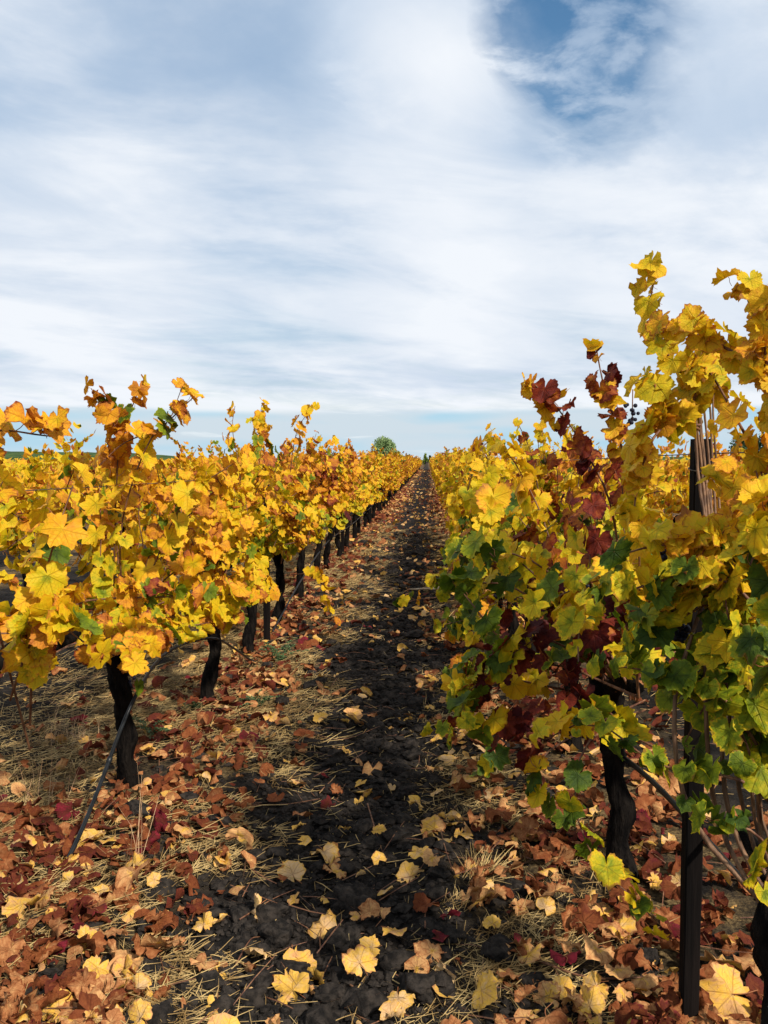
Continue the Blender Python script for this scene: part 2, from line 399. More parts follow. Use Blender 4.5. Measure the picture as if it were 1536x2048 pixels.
# ------------------------------------------------------------------ leaves
LOBE_A = np.radians([0, 25, 50, 78, 105, 130, 152, 168, 176, 180])
LOBE_R = np.array([1.0, .86, .93, .80, .86, .76, .76, .60, .32, .10])
def leaf_shape(n_out, seed, curl=0.0, petiole=True, mid=True, deep=.0, bend=0.0):
    r_ = np.random.default_rng(seed)
    th = np.linspace(-math.pi, math.pi, n_out, endpoint=False) + math.pi / n_out * .0
    base = np.interp(np.abs(th), LOBE_A, LOBE_R)
    base *= 1 - deep * .12 * (np.cos(th * 7.2) < -.2)
    asym = 1 + .08 * np.sin(th + r_.uniform(0, 6)) + .05 * np.sin(2 * th + r_.uniform(0, 6))
    ser = np.where(np.arange(n_out) % 2 == 0, 1.04, .955) if n_out >= 20 else 1.0
    rr = base * asym * ser * (1 + r_.uniform(-.04, .04, n_out))
    x = np.sin(th) * rr; y = np.cos(th) * rr
    V = [np.array([[0, 0]])]; E = [np.zeros(1)]
    F = []
    if mid:
        nm = n_out // 2
        thm = th[::2]; rm = base[::2] * .55
        V.append(np.c_[np.sin(thm) * rm, np.cos(thm) * rm]); E.append(np.full(nm, .5))
        o1 = 1; o2 = 1 + nm
        for i in range(nm):
            j = (i + 1) % nm
            if i == nm - 1 and False: continue
            F.append((0, o1 + j, o1 + i))
            a_ = o2 + 2 * i; b_ = o2 + 2 * i + 1; c_ = o2 + (2 * i + 2) % n_out
            F += [(o1 + i, b_, a_), (o1 + i, o1 + j, b_), (o1 + j, c_, b_)]
    else:
        for i in range(n_out): F.append((0, 1 + (i + 1) % n_out, 1 + i))
    V.append(np.c_[x, y]); E.append(np.ones(n_out))
    V2 = np.vstack(V); E = np.concatenate(E)
    r2 = np.hypot(V2[:, 0], V2[:, 1]); an = np.arctan2(V2[:, 0], V2[:, 1])
    fold = r_.uniform(-.05, .38); cup = r_.uniform(-.35, .15)
    z_ = fold * np.abs(V2[:, 0]) + cup * r2 ** 2 + r_.uniform(.05, .13) * np.sin(an * r_.integers(3, 6) + r_.uniform(0, 6)) * r2 ** 1.5
    z_ += r_.uniform(-.06, .06, len(z_)) * r2
    if curl > 0: z_ = z_ + r_.normal(0, .085, len(z_)) * (.3 + r2)
    V3 = np.c_[V2, z_]
    if curl > 0:       # roll about a random axis in the blade
        for _ in range(2):
            a_ = r_.uniform(0, math.pi); k = curl * r_.uniform(.5, 1.3) * r_.choice([-1, 1])
            c_, s_ = math.cos(a_), math.sin(a_)
            p = V3[:, 0] * c_ + V3[:, 1] * s_; q = -V3[:, 0] * s_ + V3[:, 1] * c_; zz_ = V3[:, 2]
            p0 = r_.uniform(-.3, .3); d = p - p0
            ang = k * np.abs(d) * np.sign(d)
            rad_ = 1 / k
            pn = p0 + np.sin(ang) * (rad_ - zz_) ; zn = rad_ - np.cos(ang) * (rad_ - zz_)
            V3 = np.c_[pn * c_ - q * s_, pn * s_ + q * c_, zn]
            curl *= .6
        V3[:, 2] -= V3[:, 2].min()
    if bend > 0:
        for _ in range(2):
            a_ = r_.uniform(0, math.pi); k = bend * r_.uniform(.6, 1.3) * r_.choice([-1, 1]); c_, s_ = math.cos(a_), math.sin(a_)
            p = V3[:, 0] * c_ + V3[:, 1] * s_; q = -V3[:, 0] * s_ + V3[:, 1] * c_; zz_ = V3[:, 2] + .05 * r_.normal(size=len(p)) * r2
            ang = k * p; pn = np.sin(ang) * (1 / k - zz_); zn = 1 / k - np.cos(ang) * (1 / k - zz_)
            V3 = np.c_[pn * c_ - q * s_, pn * s_ + q * c_, zn]; bend *= .5
    uv = V2.copy(); F = np.array(F); mi = np.zeros(len(F), int)
    if petiole:
        j = np.array([0, -.12, .62]) if curl == 0 else np.array([.0, 0, 0])
        if curl == 0:
            V3 = V3 + j
            pp = smooth_path([(0, 0, 0), (0, .06, .3), (r_.uniform(-.1, .1), -.06, .52), V3[0]], 4)
        else:
            pp = smooth_path([V3[0], V3[0] + (.05, -.4, .04), V3[0] + (r_.uniform(-.3, .3), -.8, .0)], 4)
        pv, pf = tube(pp, .020, 3, cap=False)
        F = np.vstack([F, pf + len(V3)]); mi = np.concatenate([mi, np.ones(len(pf), int)])
        uv = np.vstack([uv, np.zeros((len(pv), 2))]); E = np.concatenate([E, np.zeros(len(pv))])
        V3 = np.vstack([V3, pv])
    return dict(V=V3, F=F, uv=uv, E=E, mi=mi)

L0 = [leaf_shape(44, 100 + i, deep=(i % 3 == 0) * 1.2, bend=(0, .5, .9, 1.3)[i % 4]) for i in range(32)]
L1 = [leaf_shape(16, 200 + i, deep=.5, bend=(0, .6, 1.1)[i % 3]) for i in range(12)]
L2 = [leaf_shape(7, 300 + i, petiole=False, mid=False) for i in range(6)]
L3 = [leaf_shape(5, 400 + i, petiole=False, mid=False) for i in range(4)]
D0 = [leaf_shape(36, 500 + i, curl=c, deep=.15) for i, c in enumerate([.5, 1.1, 1.4, 1.8, 2.2, 2.6, .7, 1.0, 1.9, 1.3, 2.4, 1.6, .6, 2.0])]
D1 = [leaf_shape(12, 600 + i, curl=c, petiole=False) for i, c in enumerate([.5, .9, 1.3, 1.8, .7, 1.5])]
D2 = [leaf_shape(6, 700 + i, curl=c, petiole=False, mid=False) for i, c in enumerate([.4, .8, 1.2, 1.5])]
def shape_mesh(name, s, m_): return mesh(name, s['V'], s['F'], m_, s['uv'], s['E'], mi=s['mi'])
L0M = [shape_mesh('leaf', s, [M['leaf'], M['petiole']]) for s in L0]
L1M = [shape_mesh('leaf', s, [M['leaf'], M['petiole']]) for s in L1]
D0M = [shape_mesh('fallen_leaf', s, [M['dry'], M['petiole']]) for s in D0]

def joined_leaves(name, shapes, Rm, Pm, Cm, mats, which=None):
    """all leaves with rotation*scale matrices Rm (k,3,3), places Pm (k,3), params Cm (k,4) in one mesh"""
    k = len(Pm)
    if which is None: which = rng.integers(0, len(shapes), k)
    Vs, Fs, Us, Es, Cs, Ms, o_ = [], [], [], [], [], [], 0
    for i, s in enumerate(shapes):
        sel = np.nonzero(which == i)[0]
        if not len(sel): continue
        V = np.einsum('kij,vj->kvi', Rm[sel], s['V']) + Pm[sel][:, None]
        nv = len(s['V']); q = len(sel)
        Vs.append(V.reshape(-1, 3)); Fs.append((s['F'][None] + (np.arange(q) * nv)[:, None, None]).reshape(-1, 3) + o_)
        Us.append(np.tile(s['uv'], (q, 1))); Es.append(np.tile(s['E'], q)); Cs.append(np.repeat(Cm[sel], nv, 0))
        Ms.append(np.tile(s['mi'], q)); o_ += nv * q
    return mesh(name, np.vstack(Vs), np.vstack(Fs), mats, np.vstack(Us), np.concatenate(Es), np.vstack(Cs), np.concatenate(Ms))

def frames(N, T, s):
    """rotation*scale matrices from normals and wished tip directions"""
    N = N / (np.linalg.norm(N, axis=1)[:, None] + 1e-9)
    T = T - N * np.sum(N * T, 1)[:, None]; T /= np.linalg.norm(T, axis=1)[:, None] + 1e-9
    X = np.cross(T, N)
    return np.stack([X, T, N], axis=2) * s[:, None, None]

# ------------------------------------------------------------------ ground
xs = [0.0]
def axis(lo, hi, st, grow, far):
    a_ = list(np.arange(lo, hi, st)); s_ = st; v = a_[-1]
    while v < far: s_ *= grow; v += s_; a_.append(v)
    s_ = st; v = a_[0]; b_ = []
    while v > -far: s_ *= grow; v -= s_; b_.append(v)
    return np.array(b_[::-1] + a_)
gx = axis(-2.5, 1.9, .021, 1.12, 4000)
gy = [1.2]; 
while gy[-1] < 4000: gy.append(gy[-1] + max(.021, .011 * gy[-1]) * (1 if gy[-1] < 40 else 4))
gy = np.array([-4000, -1000, -200, -50, -15, -5, -2, 0, .6] + gy)
X, Y = np.meshgrid(gx, gy)
Z = gz(X, Y); Z = np.where(np.abs(X) > 60, 0, Z) * np.clip(3 - Y / 200, 0, 1)
V = np.c_[X.ravel(), Y.ravel(), Z.ravel()]
nx, ny = len(gx), len(gy)
ii, jj = np.meshgrid(np.arange(ny - 1), np.arange(nx - 1), indexing='ij'); a_ = (ii * nx + jj).ravel()
Fq = np.c_[a_, a_ + 1, a_ + nx + 1, a_ + nx]
ground = obj('ground', mesh('ground', V, Fq, [M['soil']]), kind='structure')

# low hills on the horizon
def ridge(name, x0, x1, Y0, h, depth, seed, mt):
    n_ = 90; u = np.linspace(0, 1, n_); x = x0 + (x1 - x0) * u
    prof = h * np.sin(u * math.pi) ** .6 * (.72 + .45 * vnoise(u * 6, 0 * u, 1, seed)) + .25 * vnoise(u * 120, 0 * u, 1, seed + 1) * h * .3
    V, F = [], []
    for k, (dy, f) in enumerate([(0, -.1), (.12, .45), (.3, .85), (.5, 1.0), (.75, .8), (1, -.1)]):
        V.append(np.c_[x, np.full(n_, Y0 + dy * depth), prof * f])
    V = np.vstack(V)
    for k in range(5):
        for i in range(n_ - 1):
            b_ = k * n_ + i; F.append((b_, b_ + 1, b_ + n_ + 1, b_ + n_))
    obj(name, mesh(name, V, F, [mt]), kind='structure')
ridge('hill', -430, -105, 420, 6.5, 160, 4, M['hill'])
ridge('hill', -760, -300, 640, 14, 260, 9, M['hill'])
ridge('hill', 90, 700, 700, 7.0, 200, 12, M['hill'])

# ------------------------------------------------------------------ vines
SP = 1.37
RED = [(P(1225, 880, 3.0), .30, .90), (P(1255, 960, 2.9), .16, .88), (P(1140, 1360, 2.95), .32, .97), (P(1165, 1225, 2.75), .12, .93), (P(1130, 1100, 3.2), .20, .86), (P(1010, 1085, 4.4), .24, .84), (P(1060, 1000, 4.3), .16, .80),
       (P(925, 965, 13.5), .28, .95), (P(955, 1005, 10.0), .22, .82), (P(1045, 1270, 3.6), .12, .95),
       (P(665, 1010, 9.3), .34, .98), (P(630, 960, 8.6), .50, .76), (P(560, 920, 7.2), .30, .70), (P(700, 950, 12), .6, .72), (P(1005, 1000, 7.5), .35, .80), (P(1150, 930, 4.2), .25, .76), (P(930, 1010, 10), .4, .76), (P(60, 1175, 2.5), .09, .8), (P(170, 1260, 2.6), .07, .76)]
RP = np.array([r[0] for r in RED]); RR = np.array([r[1] for r in RED]); RT = np.array([r[2] for r in RED])

def leaf_t(p, row, n_):
    """hue of leaves at p: greener low and inside on the near right, gold on the left"""
    u = rng.random(n_)
    pat = vnoise(p[:, 0] * 1.0 + p[:, 2] * .7, p[:, 1] + p[:, 2] * .5, 2.6, 31) - .5
    if row == 1:
        near = np.clip((9.0 - p[:, 1]) / 5.0, 0, 1)
        gl = np.clip((1.42 - p[:, 2]) / .35, 0, 1) * near
        base = .48 - .13 * gl + pat * .20
        t = base + rng.normal(0, .055, n_)
        t = np.where(u < .20 * gl + .02 + .20 * gl * (pat < 0), rng.uniform(.0, .17, n_), t)
        t = np.where((u > .91) & (p[:, 1] > 3.2), rng.uniform(.62, .78, n_), t)
    else:
        t = .515 + pat * .26 + rng.normal(0, .06, n_) + .05 * np.clip((p[:, 2] - 1.2) / .4, -1, 1)
        t = np.where(u < .065, rng.uniform(.12, .26, n_), t)
        t = np.where(u > .87, rng.uniform(.60, .76, n_), t)
    d = np.linalg.norm(p[:, None] - RP[None], axis=2) / RR[None]
    k = d.argmin(1); dm = d[np.arange(n_), k]
    hit = (dm < 1.1 + .3 * rng.standard_normal(n_)) & (rng.random(n_) < .62)
    return np.clip(np.where(hit, RT[k] - .03 + rng.normal(0, .075, n_), t), .02, 1.0)

def grow(p0, d0, L, droop, wig, step=.065, zmin=.55, xlim=None):
    """one cane: a list of node points"""
    p = np.array(p0, float); d = np.array(d0, float); d /= np.linalg.norm(d)
    pts = [p.copy()]; n_ = int(L / step)
    for i in range(n_):
        f = i / n_
        d = d + rng.normal(0, wig, 3) + np.array([0, 0, -droop * (.25 + 1.3 * f)])
        d /= np.linalg.norm(d)
        nxt = p + d * step
        if nxt[2] < zmin: d[2] = abs(d[2]) * .3; nxt = p + d / np.linalg.norm(d) * step
        if xlim is not None and abs(nxt[0] - xlim[0]) > xlim[1]: d[0] *= -.2; nxt = p + d / np.linalg.norm(d) * step
        p = nxt; pts.append(p.copy())
    return np.array(pts)

def trunk_pts(seed, h, lean=(0, 0)):
    r_ = np.random.default_rng(seed)
    n_ = 12; t = np.linspace(0, 1, n_)
    w = np.c_[r_.normal(0, .014, n_).cumsum() * .6 + lean[0] * t, r_.normal(0, .014, n_).cumsum() * .6 + lean[1] * t, t * h]
    w[0, :2] = 0; w[0, 2] = -.05
    return w

def vine_skeleton(row, xrow, yv, seed, ncane=19, side_bias=0.0, reach=.0, upright=.30, zmin=.66, half=.42, hi=0.0):
    r_ = rng
    tw = trunk_pts(seed, r_.uniform(.66, .76), (r_.normal(0, .03), r_.normal(0, .05)))
    head = tw[-1]
    arms = []
    for sgn in (-1, 1):
        a_ = smooth_path([head - (0, 0, .06), head + (r_.normal(0, .02), sgn * .10, .05), head + (r_.normal(0, .03), sgn * .30, .14), head + (r_.normal(0, .03), sgn * .55, .16 + r_.normal(0, .02))], 12)
        arms.append(a_)
    base = np.array([xrow, yv, 0.0])
    canes = []
    for c in range(ncane):
        arm = arms[c % 2]; q = r_.integers(2, len(arm)); p0 = base + arm[q]
        sx = r_.choice([-1, 1], p=[.5 - side_bias / 2, .5 + side_bias / 2])
        ty = r_.random()
        if ty < upright:
            d0 = (sx * r_.uniform(.0, .35), r_.normal(0, .25), 1); L = r_.uniform(.66, .90) + hi; dr = .035
            if r_.random() < .12: L += r_.uniform(.08, .26)
        elif ty < .78:
            d0 = (sx * r_.uniform(.35, .8), r_.normal(0, .45), 1); L = r_.uniform(.75, 1.25); dr = .13
        else:
            d0 = (sx * r_.uniform(.7, 1.3), r_.normal(0, .6), .45); L = r_.uniform(.55, .95) + reach * r_.random(); dr = .15
        canes.append(grow(p0, d0, L, dr, .07, zmin=zmin + r_.normal(0, .05), xlim=(xrow, half + r_.normal(0, .05))))
    return tw, arms, canes

def leaves_on(cane, row, xrow, size=(.052, .088), dens=1.0, start=2, tipsmall=True):
    """place leaves at the nodes of one cane (and short side shoots)"""
    pos, nor, sz = [], [], []
    n_ = len(cane)
    for i in range(start, n_):
        f = i / n_
        for rep in range(1 + (rng.random() < .62 * dens) + (rng.random() < .38 * dens)):
            if rng.random() > .93: continue
            s = rng.uniform(*size) * (1 - .35 * max(0, f - .7) / .3 * tipsmall)
            if rep: s *= rng.uniform(.6, .95)
            c = cane[i] + rng.normal(0, .003, 3) + (rng.normal(0, .016, 3) if rep else 0)
            outx = c[0] - xrow
            a_ = rng.uniform(0, 6.283)
            N = np.array([np.sign(outx + rng.normal(0, .12)) * .75, -.32, .55]) + rng.normal(0, .52, 3)
            if rep == 0 and rng.random() < .35: N = np.array([math.cos(a_), math.sin(a_), .6])
            pos.append(c); nor.append(N); sz.append(s)
    return pos, nor, sz

def leaf_arrays(pos, nor, sz, row):
    pos = np.array(pos); nor = np.array(nor); sz = np.array(sz); k = len(pos)
    T = np.array([0, 0, -1.0]) + nor * .25 + rng.normal(0, .38, (k, 3))
    Rm = frames(nor, T, sz)
    C = np.c_[leaf_t(pos, row, k), rng.random(k), np.clip(rng.normal(.45, .35, k), 0, 1), np.ones(k)]
    return Rm, pos, C, sz

def to_matrix(Rm, p):
    m_ = np.eye(4); m_[:3, :3] = Rm; m_[:3, 3] = p
    return Matrix(m_.tolist())

WORDS = ['first', 'second', 'third', 'fourth', 'fifth', 'sixth', 'seventh', 'eighth', 'ninth', 'tenth', 'eleventh', 'twelfth', 'thirteenth',
         'fourteenth', 'fifteenth', 'sixteenth', 'seventeenth', 'eighteenth', 'nineteenth', 'twentieth']
TRUNKM = []
def trunk_mesh(tw, arms, seed, sides=10):
    n_ = len(tw); t = np.linspace(0, 1, n_)
    r0 = .040 + .020 * np.exp(-t * 9) + .020 * np.exp(-((t - .97) / .10) ** 2) + .006 * np.sin(t * 17 + seed)
    # densify
    fine = smooth_path(tw, 33); rf = np.interp(np.linspace(0, 1, len(fine)), t, r0)
    return tube(fine, rf, sides, rough=.16, seed=seed)

def build_near_vine(row, xrow, yv, idx, label, n_obj, lod, ncane, skeleton=None, extra=(), side_bias=0., reach=0., lookside=None, trunk_r=1.0, upright=.30, size=(.052, .088), dens=1.0, zmin=.66, half=.42, hi=0.0, leafmin=.60):
    base = np.array([xrow, yv, float(gz(xrow, yv))])
    root = empty('grape_vine', base, label, 'grapevine', 'grapevines of the %s row along the soil path' % ('left' if row == 0 else 'right'))
    tw, arms, canes = skeleton or vine_skeleton(row, xrow, yv, 1000 + idx + row * 50, ncane, side_bias, reach, upright, zmin, half, hi)
    canes = [c for c in canes if c[:, 2].mean() > leafmin + .04 and c[-1, 2] > leafmin]
    V, F = trunk_mesh(tw, arms, idx + 3)
    cen = np.array([tw[:, 0].mean(), tw[:, 1].mean()]); V[:, :2] = cen + (V[:, :2] - cen) * trunk_r
    obj('trunk', mesh('trunk', V, F, [M['bark']]), root)
    for a_ in arms:
        V, F = tube(a_, np.linspace(.040, .018, len(a_)), 7, rough=.2, seed=idx)
        obj('arm', mesh('arm', V, F, [M['bark']]), root)
    allp, alln, alls, owner = [], [], [], []
    cobj = []
    recs = [(c, .0042, size, dens, 2, M['cane']) for c in canes] + list(extra)
    for c, rad, size_, dens_, st, cm in recs:
        # nodes swell a little
        rr = np.linspace(rad, rad * .45, len(c)) * (1 + .18 * (np.arange(len(c)) % 2))
        V, F = tube(c - base, rr, 5 if lod == 0 else 4, cap=False)
        co = obj('cane', mesh('cane', V, F, [cm]), root); cobj.append(co)
        p, n_, s = leaves_on(c, row, xrow, size_, dens_, st)
        if len(cobj) <= len(canes):
            ok = [i for i in range(len(p)) if p[i][2] > leafmin]; p = [p[i] for i in ok]; n_ = [n_[i] for i in ok]; s = [s[i] for i in ok]
        allp += p; alln += n_; alls += s; owner += [len(cobj) - 1] * len(p)
    Rm, pos, C, sz = leaf_arrays(allp, alln, alls, row)
    # the leaves that show largest are objects, the rest one mass
    sx, sy, D = proj(pos)
    vis = (D > .3) & (sx > -60) & (sx < W0 + 60) & (sy < H0 + 60)
    cside = np.where(row == 0, 1, -1) * (pos[:, 0] - xrow)
    score = sz / np.maximum(D, .3) * (1 + np.clip(cside, -.5, .8) * 1.6 + np.clip(yv - pos[:, 1], -.7, .7) * .4 + np.clip(pos[:, 2] - 1.35, 0, .5)) * vis
    order = np.argsort(-score); pick = order[:n_obj]; pick = pick[score[pick] > 0]
    rest = np.setdiff1d(np.arange(len(pos)), pick)
    meshes = L0M if lod == 0 else L1M
    for k in pick:
        o = bpy.data.objects.new('leaf', meshes[rng.integers(len(meshes))]); COL.objects.link(o)
        o.parent = cobj[owner[k]]; o.matrix_local = to_matrix(Rm[k], pos[k] - base); o.color = C[k]
    if len(rest):
        me = joined_leaves('foliage', L1, Rm[rest], pos[rest] - base, C[rest], [M['leafj'], M['petiole']])
        o = obj('foliage', me, root, kind='stuff'); o.color = (.5, .5, .5, 1)
    return root

def add_grapes(root, pt, n_=34, s=1.0, seed=0):
    r_ = np.random.default_rng(seed)
    base = np.array(root.location); parts = []
    t = (1 + 5 ** .5) / 2
    I = np.array([(-1, t, 0), (1, t, 0), (-1, -t, 0), (1, -t, 0), (0, -1, t), (0, 1, t), (0, -1, -t), (0, 1, -t), (t, 0, -1), (t, 0, 1), (-t, 0, -1), (-t, 0, 1)], float)
    I /= np.linalg.norm(I[0])
    IF = np.array([(0, 11, 5), (0, 5, 1), (0, 1, 7), (0, 7, 10), (0, 10, 11), (1, 5, 9), (5, 11, 4), (11, 10, 2), (10, 7, 6), (7, 1, 8), (3, 9, 4), (3, 4, 2), (3, 2, 6), (3, 6, 8), (3, 8, 9), (4, 9, 5), (2, 4, 11), (6, 2, 10), (8, 6, 7), (9, 8, 1)])
    I, IF = subdiv(I, IF)
    gc = obj('grape_cluster', mesh('grape_stem', *tube([pt + (0, 0, .05) - base, pt - base, pt - (0, 0, .07 * s) - base], .002, 4), [M['cane']]), root)
    bm_ = mesh('grape', I * .0085 * s, IF, [M['berry']])
    for i in range(n_):
        f = r_.random(); rad = .034 * s * (1 - f * .75) * math.sqrt(r_.random()) + .004; a_ = r_.uniform(0, 6.283)
        o = bpy.data.objects.new('grape', bm_); COL.objects.link(o); o.parent = gc
        o.location = pt - base + (math.cos(a_) * rad, math.sin(a_) * rad, -.085 * s * f)
        o.scale = (r_.uniform(.8, 1.1),) * 3

def subdiv(V, F, proj_=True):
    V = list(map(tuple, V)); cache = {}; out_ = []
    def mid(a_, b_):
        k = (min(a_, b_), max(a_, b_))
        if k not in cache:
            p = (np.array(V[a_]) + V[b_]) / 2
            if proj_: p /= np.linalg.norm(p)
            V.append(tuple(p)); cache[k] = len(V) - 1
        return cache[k]
    for a_, b_, c_ in F:
        x_, y_, z_ = mid(a_, b_), mid(b_, c_), mid(c_, a_)
        out_ += [(a_, x_, z_), (b_, y_, x_), (c_, z_, y_), (x_, y_, z_)]
    return np.array(V), np.array(out_)

def px_cane(pts, rad=.004, n_=14, size=(.05, .075), dens=.6, start=1, mt='cane'):
    """a cane through photo points (px, py, depth)"""
    return (smooth_path([P(*p) for p in pts], n_), rad, size, dens, start, M[mt])

NEARN = 6      # vines with large single leaves
near_roots = {}
# ---- left row
LX = -1.40
left_extra = {
    -1: [px_cane([(60, 1500, 2.55), (-30, 1150, 2.3), (-60, 950, 2.15), (-40, 870, 2.0), (30, 862, 1.95), (95, 872, 1.95), (118, 850, 1.95)], .0036, 16, (0.048, 0.060), .35, 3),
         px_cane([(-100, 1300, 2.0), (-70, 900, 1.75), (-60, 700, 1.65), (-42, 645, 1.6)], .003, 12, (0.036, 0.044), .1, 10),
         px_cane([(-80, 1250, 1.9), (-60, 1060, 1.6), (-20, 990, 1.5), (10, 1010, 1.5)], .003, 7, (0.044, 0.056), .1, 4),
         px_cane([(60, 1450, 2.5), (70, 1250, 2.3), (110, 1080, 2.25), (150, 960, 2.3)], .004, 14, (0.056, 0.080), .8, 2),
         px_cane([(20, 1400, 2.5), (60, 1290, 2.25), (110, 1250, 2.2), (190, 1300, 2.25)], .004, 12, (0.060, 0.080), .9, 2)],
    0: [px_cane([(225, 1300, 3.9), (230, 1050, 3.8), (235, 880, 3.75), (215, 830, 3.7), (183, 778, 3.7)], .004, 18, (.06, .08), .3, 1),
        px_cane([(250, 1300, 3.9), (230, 1000, 3.85), (250, 860, 3.8), (283, 765, 3.8)], .0045, 18, (.05, .075), .7, 2),
        px_cane([(260, 1300, 3.9), (240, 1080, 3.7), (290, 900, 3.6), (350, 830, 3.6), (392, 790, 3.6)], .0045, 20, (.05, .075), .75, 2),
        px_cane([(200, 930, 3.7), (250, 885, 3.7), (330, 850, 3.7), (362, 780, 3.7)], .0035, 12, (.045, .065), .45, 1),
        px_cane([(210, 1290, 3.9), (215, 1230, 3.6), (260, 1300, 3.5), (265, 1372, 3.5)], .003, 9, (.055, .07), .2, 3),
        px_cane([(240, 1300, 3.9), (300, 1150, 3.6), (370, 1000, 3.5), (470, 925, 3.5)], .004, 15, (.06, .08), .3, 2)],
    2: [px_cane([(505, 1180, 6.6), (480, 950, 6.5), (465, 860, 6.5), (470, 812, 6.5)], .004, 12, (.05, .065), .3, 1),
        px_cane([(505, 1180, 6.6), (530, 950, 6.5), (520, 860, 6.5), (523, 810, 6.5)], .004, 16, (.06, .085), 1.1, 1)],
    3: [px_cane([(560, 1150, 8.0), (580, 950, 7.8), (595, 860, 7.7), (628, 812, 7.7)], .0045, 18, (.07, .09), .7, 1),
        px_cane([(575, 1150, 8.0), (640, 1150, 7.6), (650, 1200, 7.5), (668, 1245, 7.5)], .004, 11, (.06, .08), .8, 2)],
}
def vlabel(row, k):
    side = 'left' if row == 0 else 'right'
    return '%s of the path' % side
LV = {-1: 'golden vine at the left picture edge with large leaves close to the camera',
      0: 'nearest black-trunked vine left of the path, hose leaning down past it',
      1: 'second black trunk left of the path, drip hose arching across it',
      2: 'third vine left of the path, gnarled trunk just before the stake',
      3: 'fourth vine left of the path, slanting trunk right behind the stake'}
RV = {0: 'big green and yellow vine behind the dark post, thick black trunk',
      1: 'right row vine with dark red leaves, second beyond the dark post',
      2: 'right row vine overhanging the pale wooden stick, third beyond the post'}
for k in range(-1, 11):
    yv = 3.92 + SP * k
    lod = 0 if k < 5 else 1
    lab = LV.get(k) or '%s vine from the camera in the left row, golden autumn leaves' % WORDS[k + 1]
    n_obj = 294 if k < 5 else (210 if k < 8 else 130)
    near_roots[(0, k)] = build_near_vine(0, LX + rng.normal(0, .015), yv, k + 5, lab, n_obj, lod, (54 if k < 0 else 44) if k < 1 else 34, side_bias=(.45 if k < 0 else .15) if k < 2 else 0, reach=.15, extra=left_extra.get(k, ()), size=(.040, .076),
        zmin=1.06 if k < 0 else (.88 if k < 1 else .74), half=.50 if k < 1 else .42, hi={-1: 0, 0: .02, 1: .08}.get(k, .15 if k < 6 else .08), leafmin=.95 if k < 0 else (.78 if k < 1 else .72))

# ---- right row
RX = .735
right_extra = {
    0: [px_cane([(1270, 1480, 3.1), (1180, 1400, 2.9), (1050, 1440, 2.85), (950, 1455, 2.85), (860, 1462, 2.85)], .004, 16, (.045, .062), .5, 3),
        px_cane([(1230, 1450, 3.0), (1120, 1430, 2.9), (1020, 1480, 2.85), (985, 1530, 2.85), (960, 1560, 2.85)], .004, 14, (.045, .06), .5, 7),
        px_cane([(1290, 1420, 3.0), (1180, 1480, 2.6), (1150, 1600, 2.5), (1190, 1720, 2.45), (1260, 1790, 2.42), (1320, 1850, 2.4)], .0035, 17, (.05, .065), .5, 5),
        px_cane([(1290, 1400, 3.0), (1100, 1500, 2.6), (1085, 1570, 2.55), (1130, 1640, 2.5)], .0035, 12, (.05, .062), .4, 6),
        px_cane([(1270, 1400, 3.1), (1260, 1000, 3.0), (1230, 850, 3.0), (1205, 760, 3.0), (1190, 680, 3.0)], .0045, 22, (.045, .06), .7, 2),
        px_cane([(1260, 1400, 3.1), (1230, 1050, 3.0), (1170, 900, 3.0), (1110, 810, 3.0), (1070, 770, 3.0)], .0045, 22, (.055, .075), .6, 2),
        px_cane([(1320, 1500, 2.8), (1240, 1460, 2.5), (1180, 1440, 2.4), (1090, 1480, 2.35)], .004, 12, (.055, .075), .8, 3),
        px_cane([(1270, 1300, 3.1), (1290, 1180, 2.6), (1200, 1160, 2.4), (1080, 1210, 2.4)], .004, 12, (.06, .08), .8, 2),
        px_cane([(1250, 1380, 3.1), (1100, 1280, 2.8), (1000, 1330, 2.8), (920, 1400, 2.85)], .004, 14, (.05, .07), .9, 2)],
    1: [px_cane([(1130, 1300, 4.4), (1060, 1200, 4.2), (980, 1210, 4.1), (930, 1240, 4.1), (880, 1250, 4.1)], .004, 14, (.05, .07), .8, 2),
        px_cane([(1130, 1300, 4.4), (1080, 1150, 4.2), (980, 1130, 4.1), (900, 1170, 4.1), (870, 1165, 4.1)], .004, 14, (.05, .07), .8, 2),
        px_cane([(1130, 1300, 4.4), (1080, 1000, 4.3), (1060, 900, 4.3), (1035, 845, 4.3)], .004, 14, (.035, .05), .4, 1),
        px_cane([(1130, 1300, 4.4), (1020, 1340, 4.0), (940, 1330, 3.9), (900, 1350, 3.9)], .004, 13, (.05, .07), .9, 2)],
    2: [px_cane([(1050, 1240, 5.9), (960, 1150, 5.6), (890, 1190, 5.6), (830, 1200, 5.6), (797, 1210, 5.6)], .004, 13, (.05, .068), .35, 3),
        px_cane([(1050, 1240, 5.9), (980, 1060, 5.6), (930, 1090, 5.6), (890, 1150, 5.6)], .004, 13, (.06, .08), .9, 2)],
}
for k in range(0, 11):
    yv = 3.10 + SP * k
    lod = 0 if k < 5 else 1
    lab = RV.get(k) or '%s vine beyond the dark post in the right row, yellow and orange' % WORDS[k]
    n_obj = 296 if k < 5 else (210 if k < 8 else 130)
    near_roots[(1, k)] = build_near_vine(1, RX + rng.normal(0, .015), yv, k + 30, lab, n_obj, lod, 34 if k else 30, extra=right_extra.get(k, ()),
                                         side_bias=-.2 if k < 3 else 0, reach=.25, size=(.040, .076), zmin=.62, half=.60 if k < 2 else (.50 if k < 4 else .43), hi=.05)

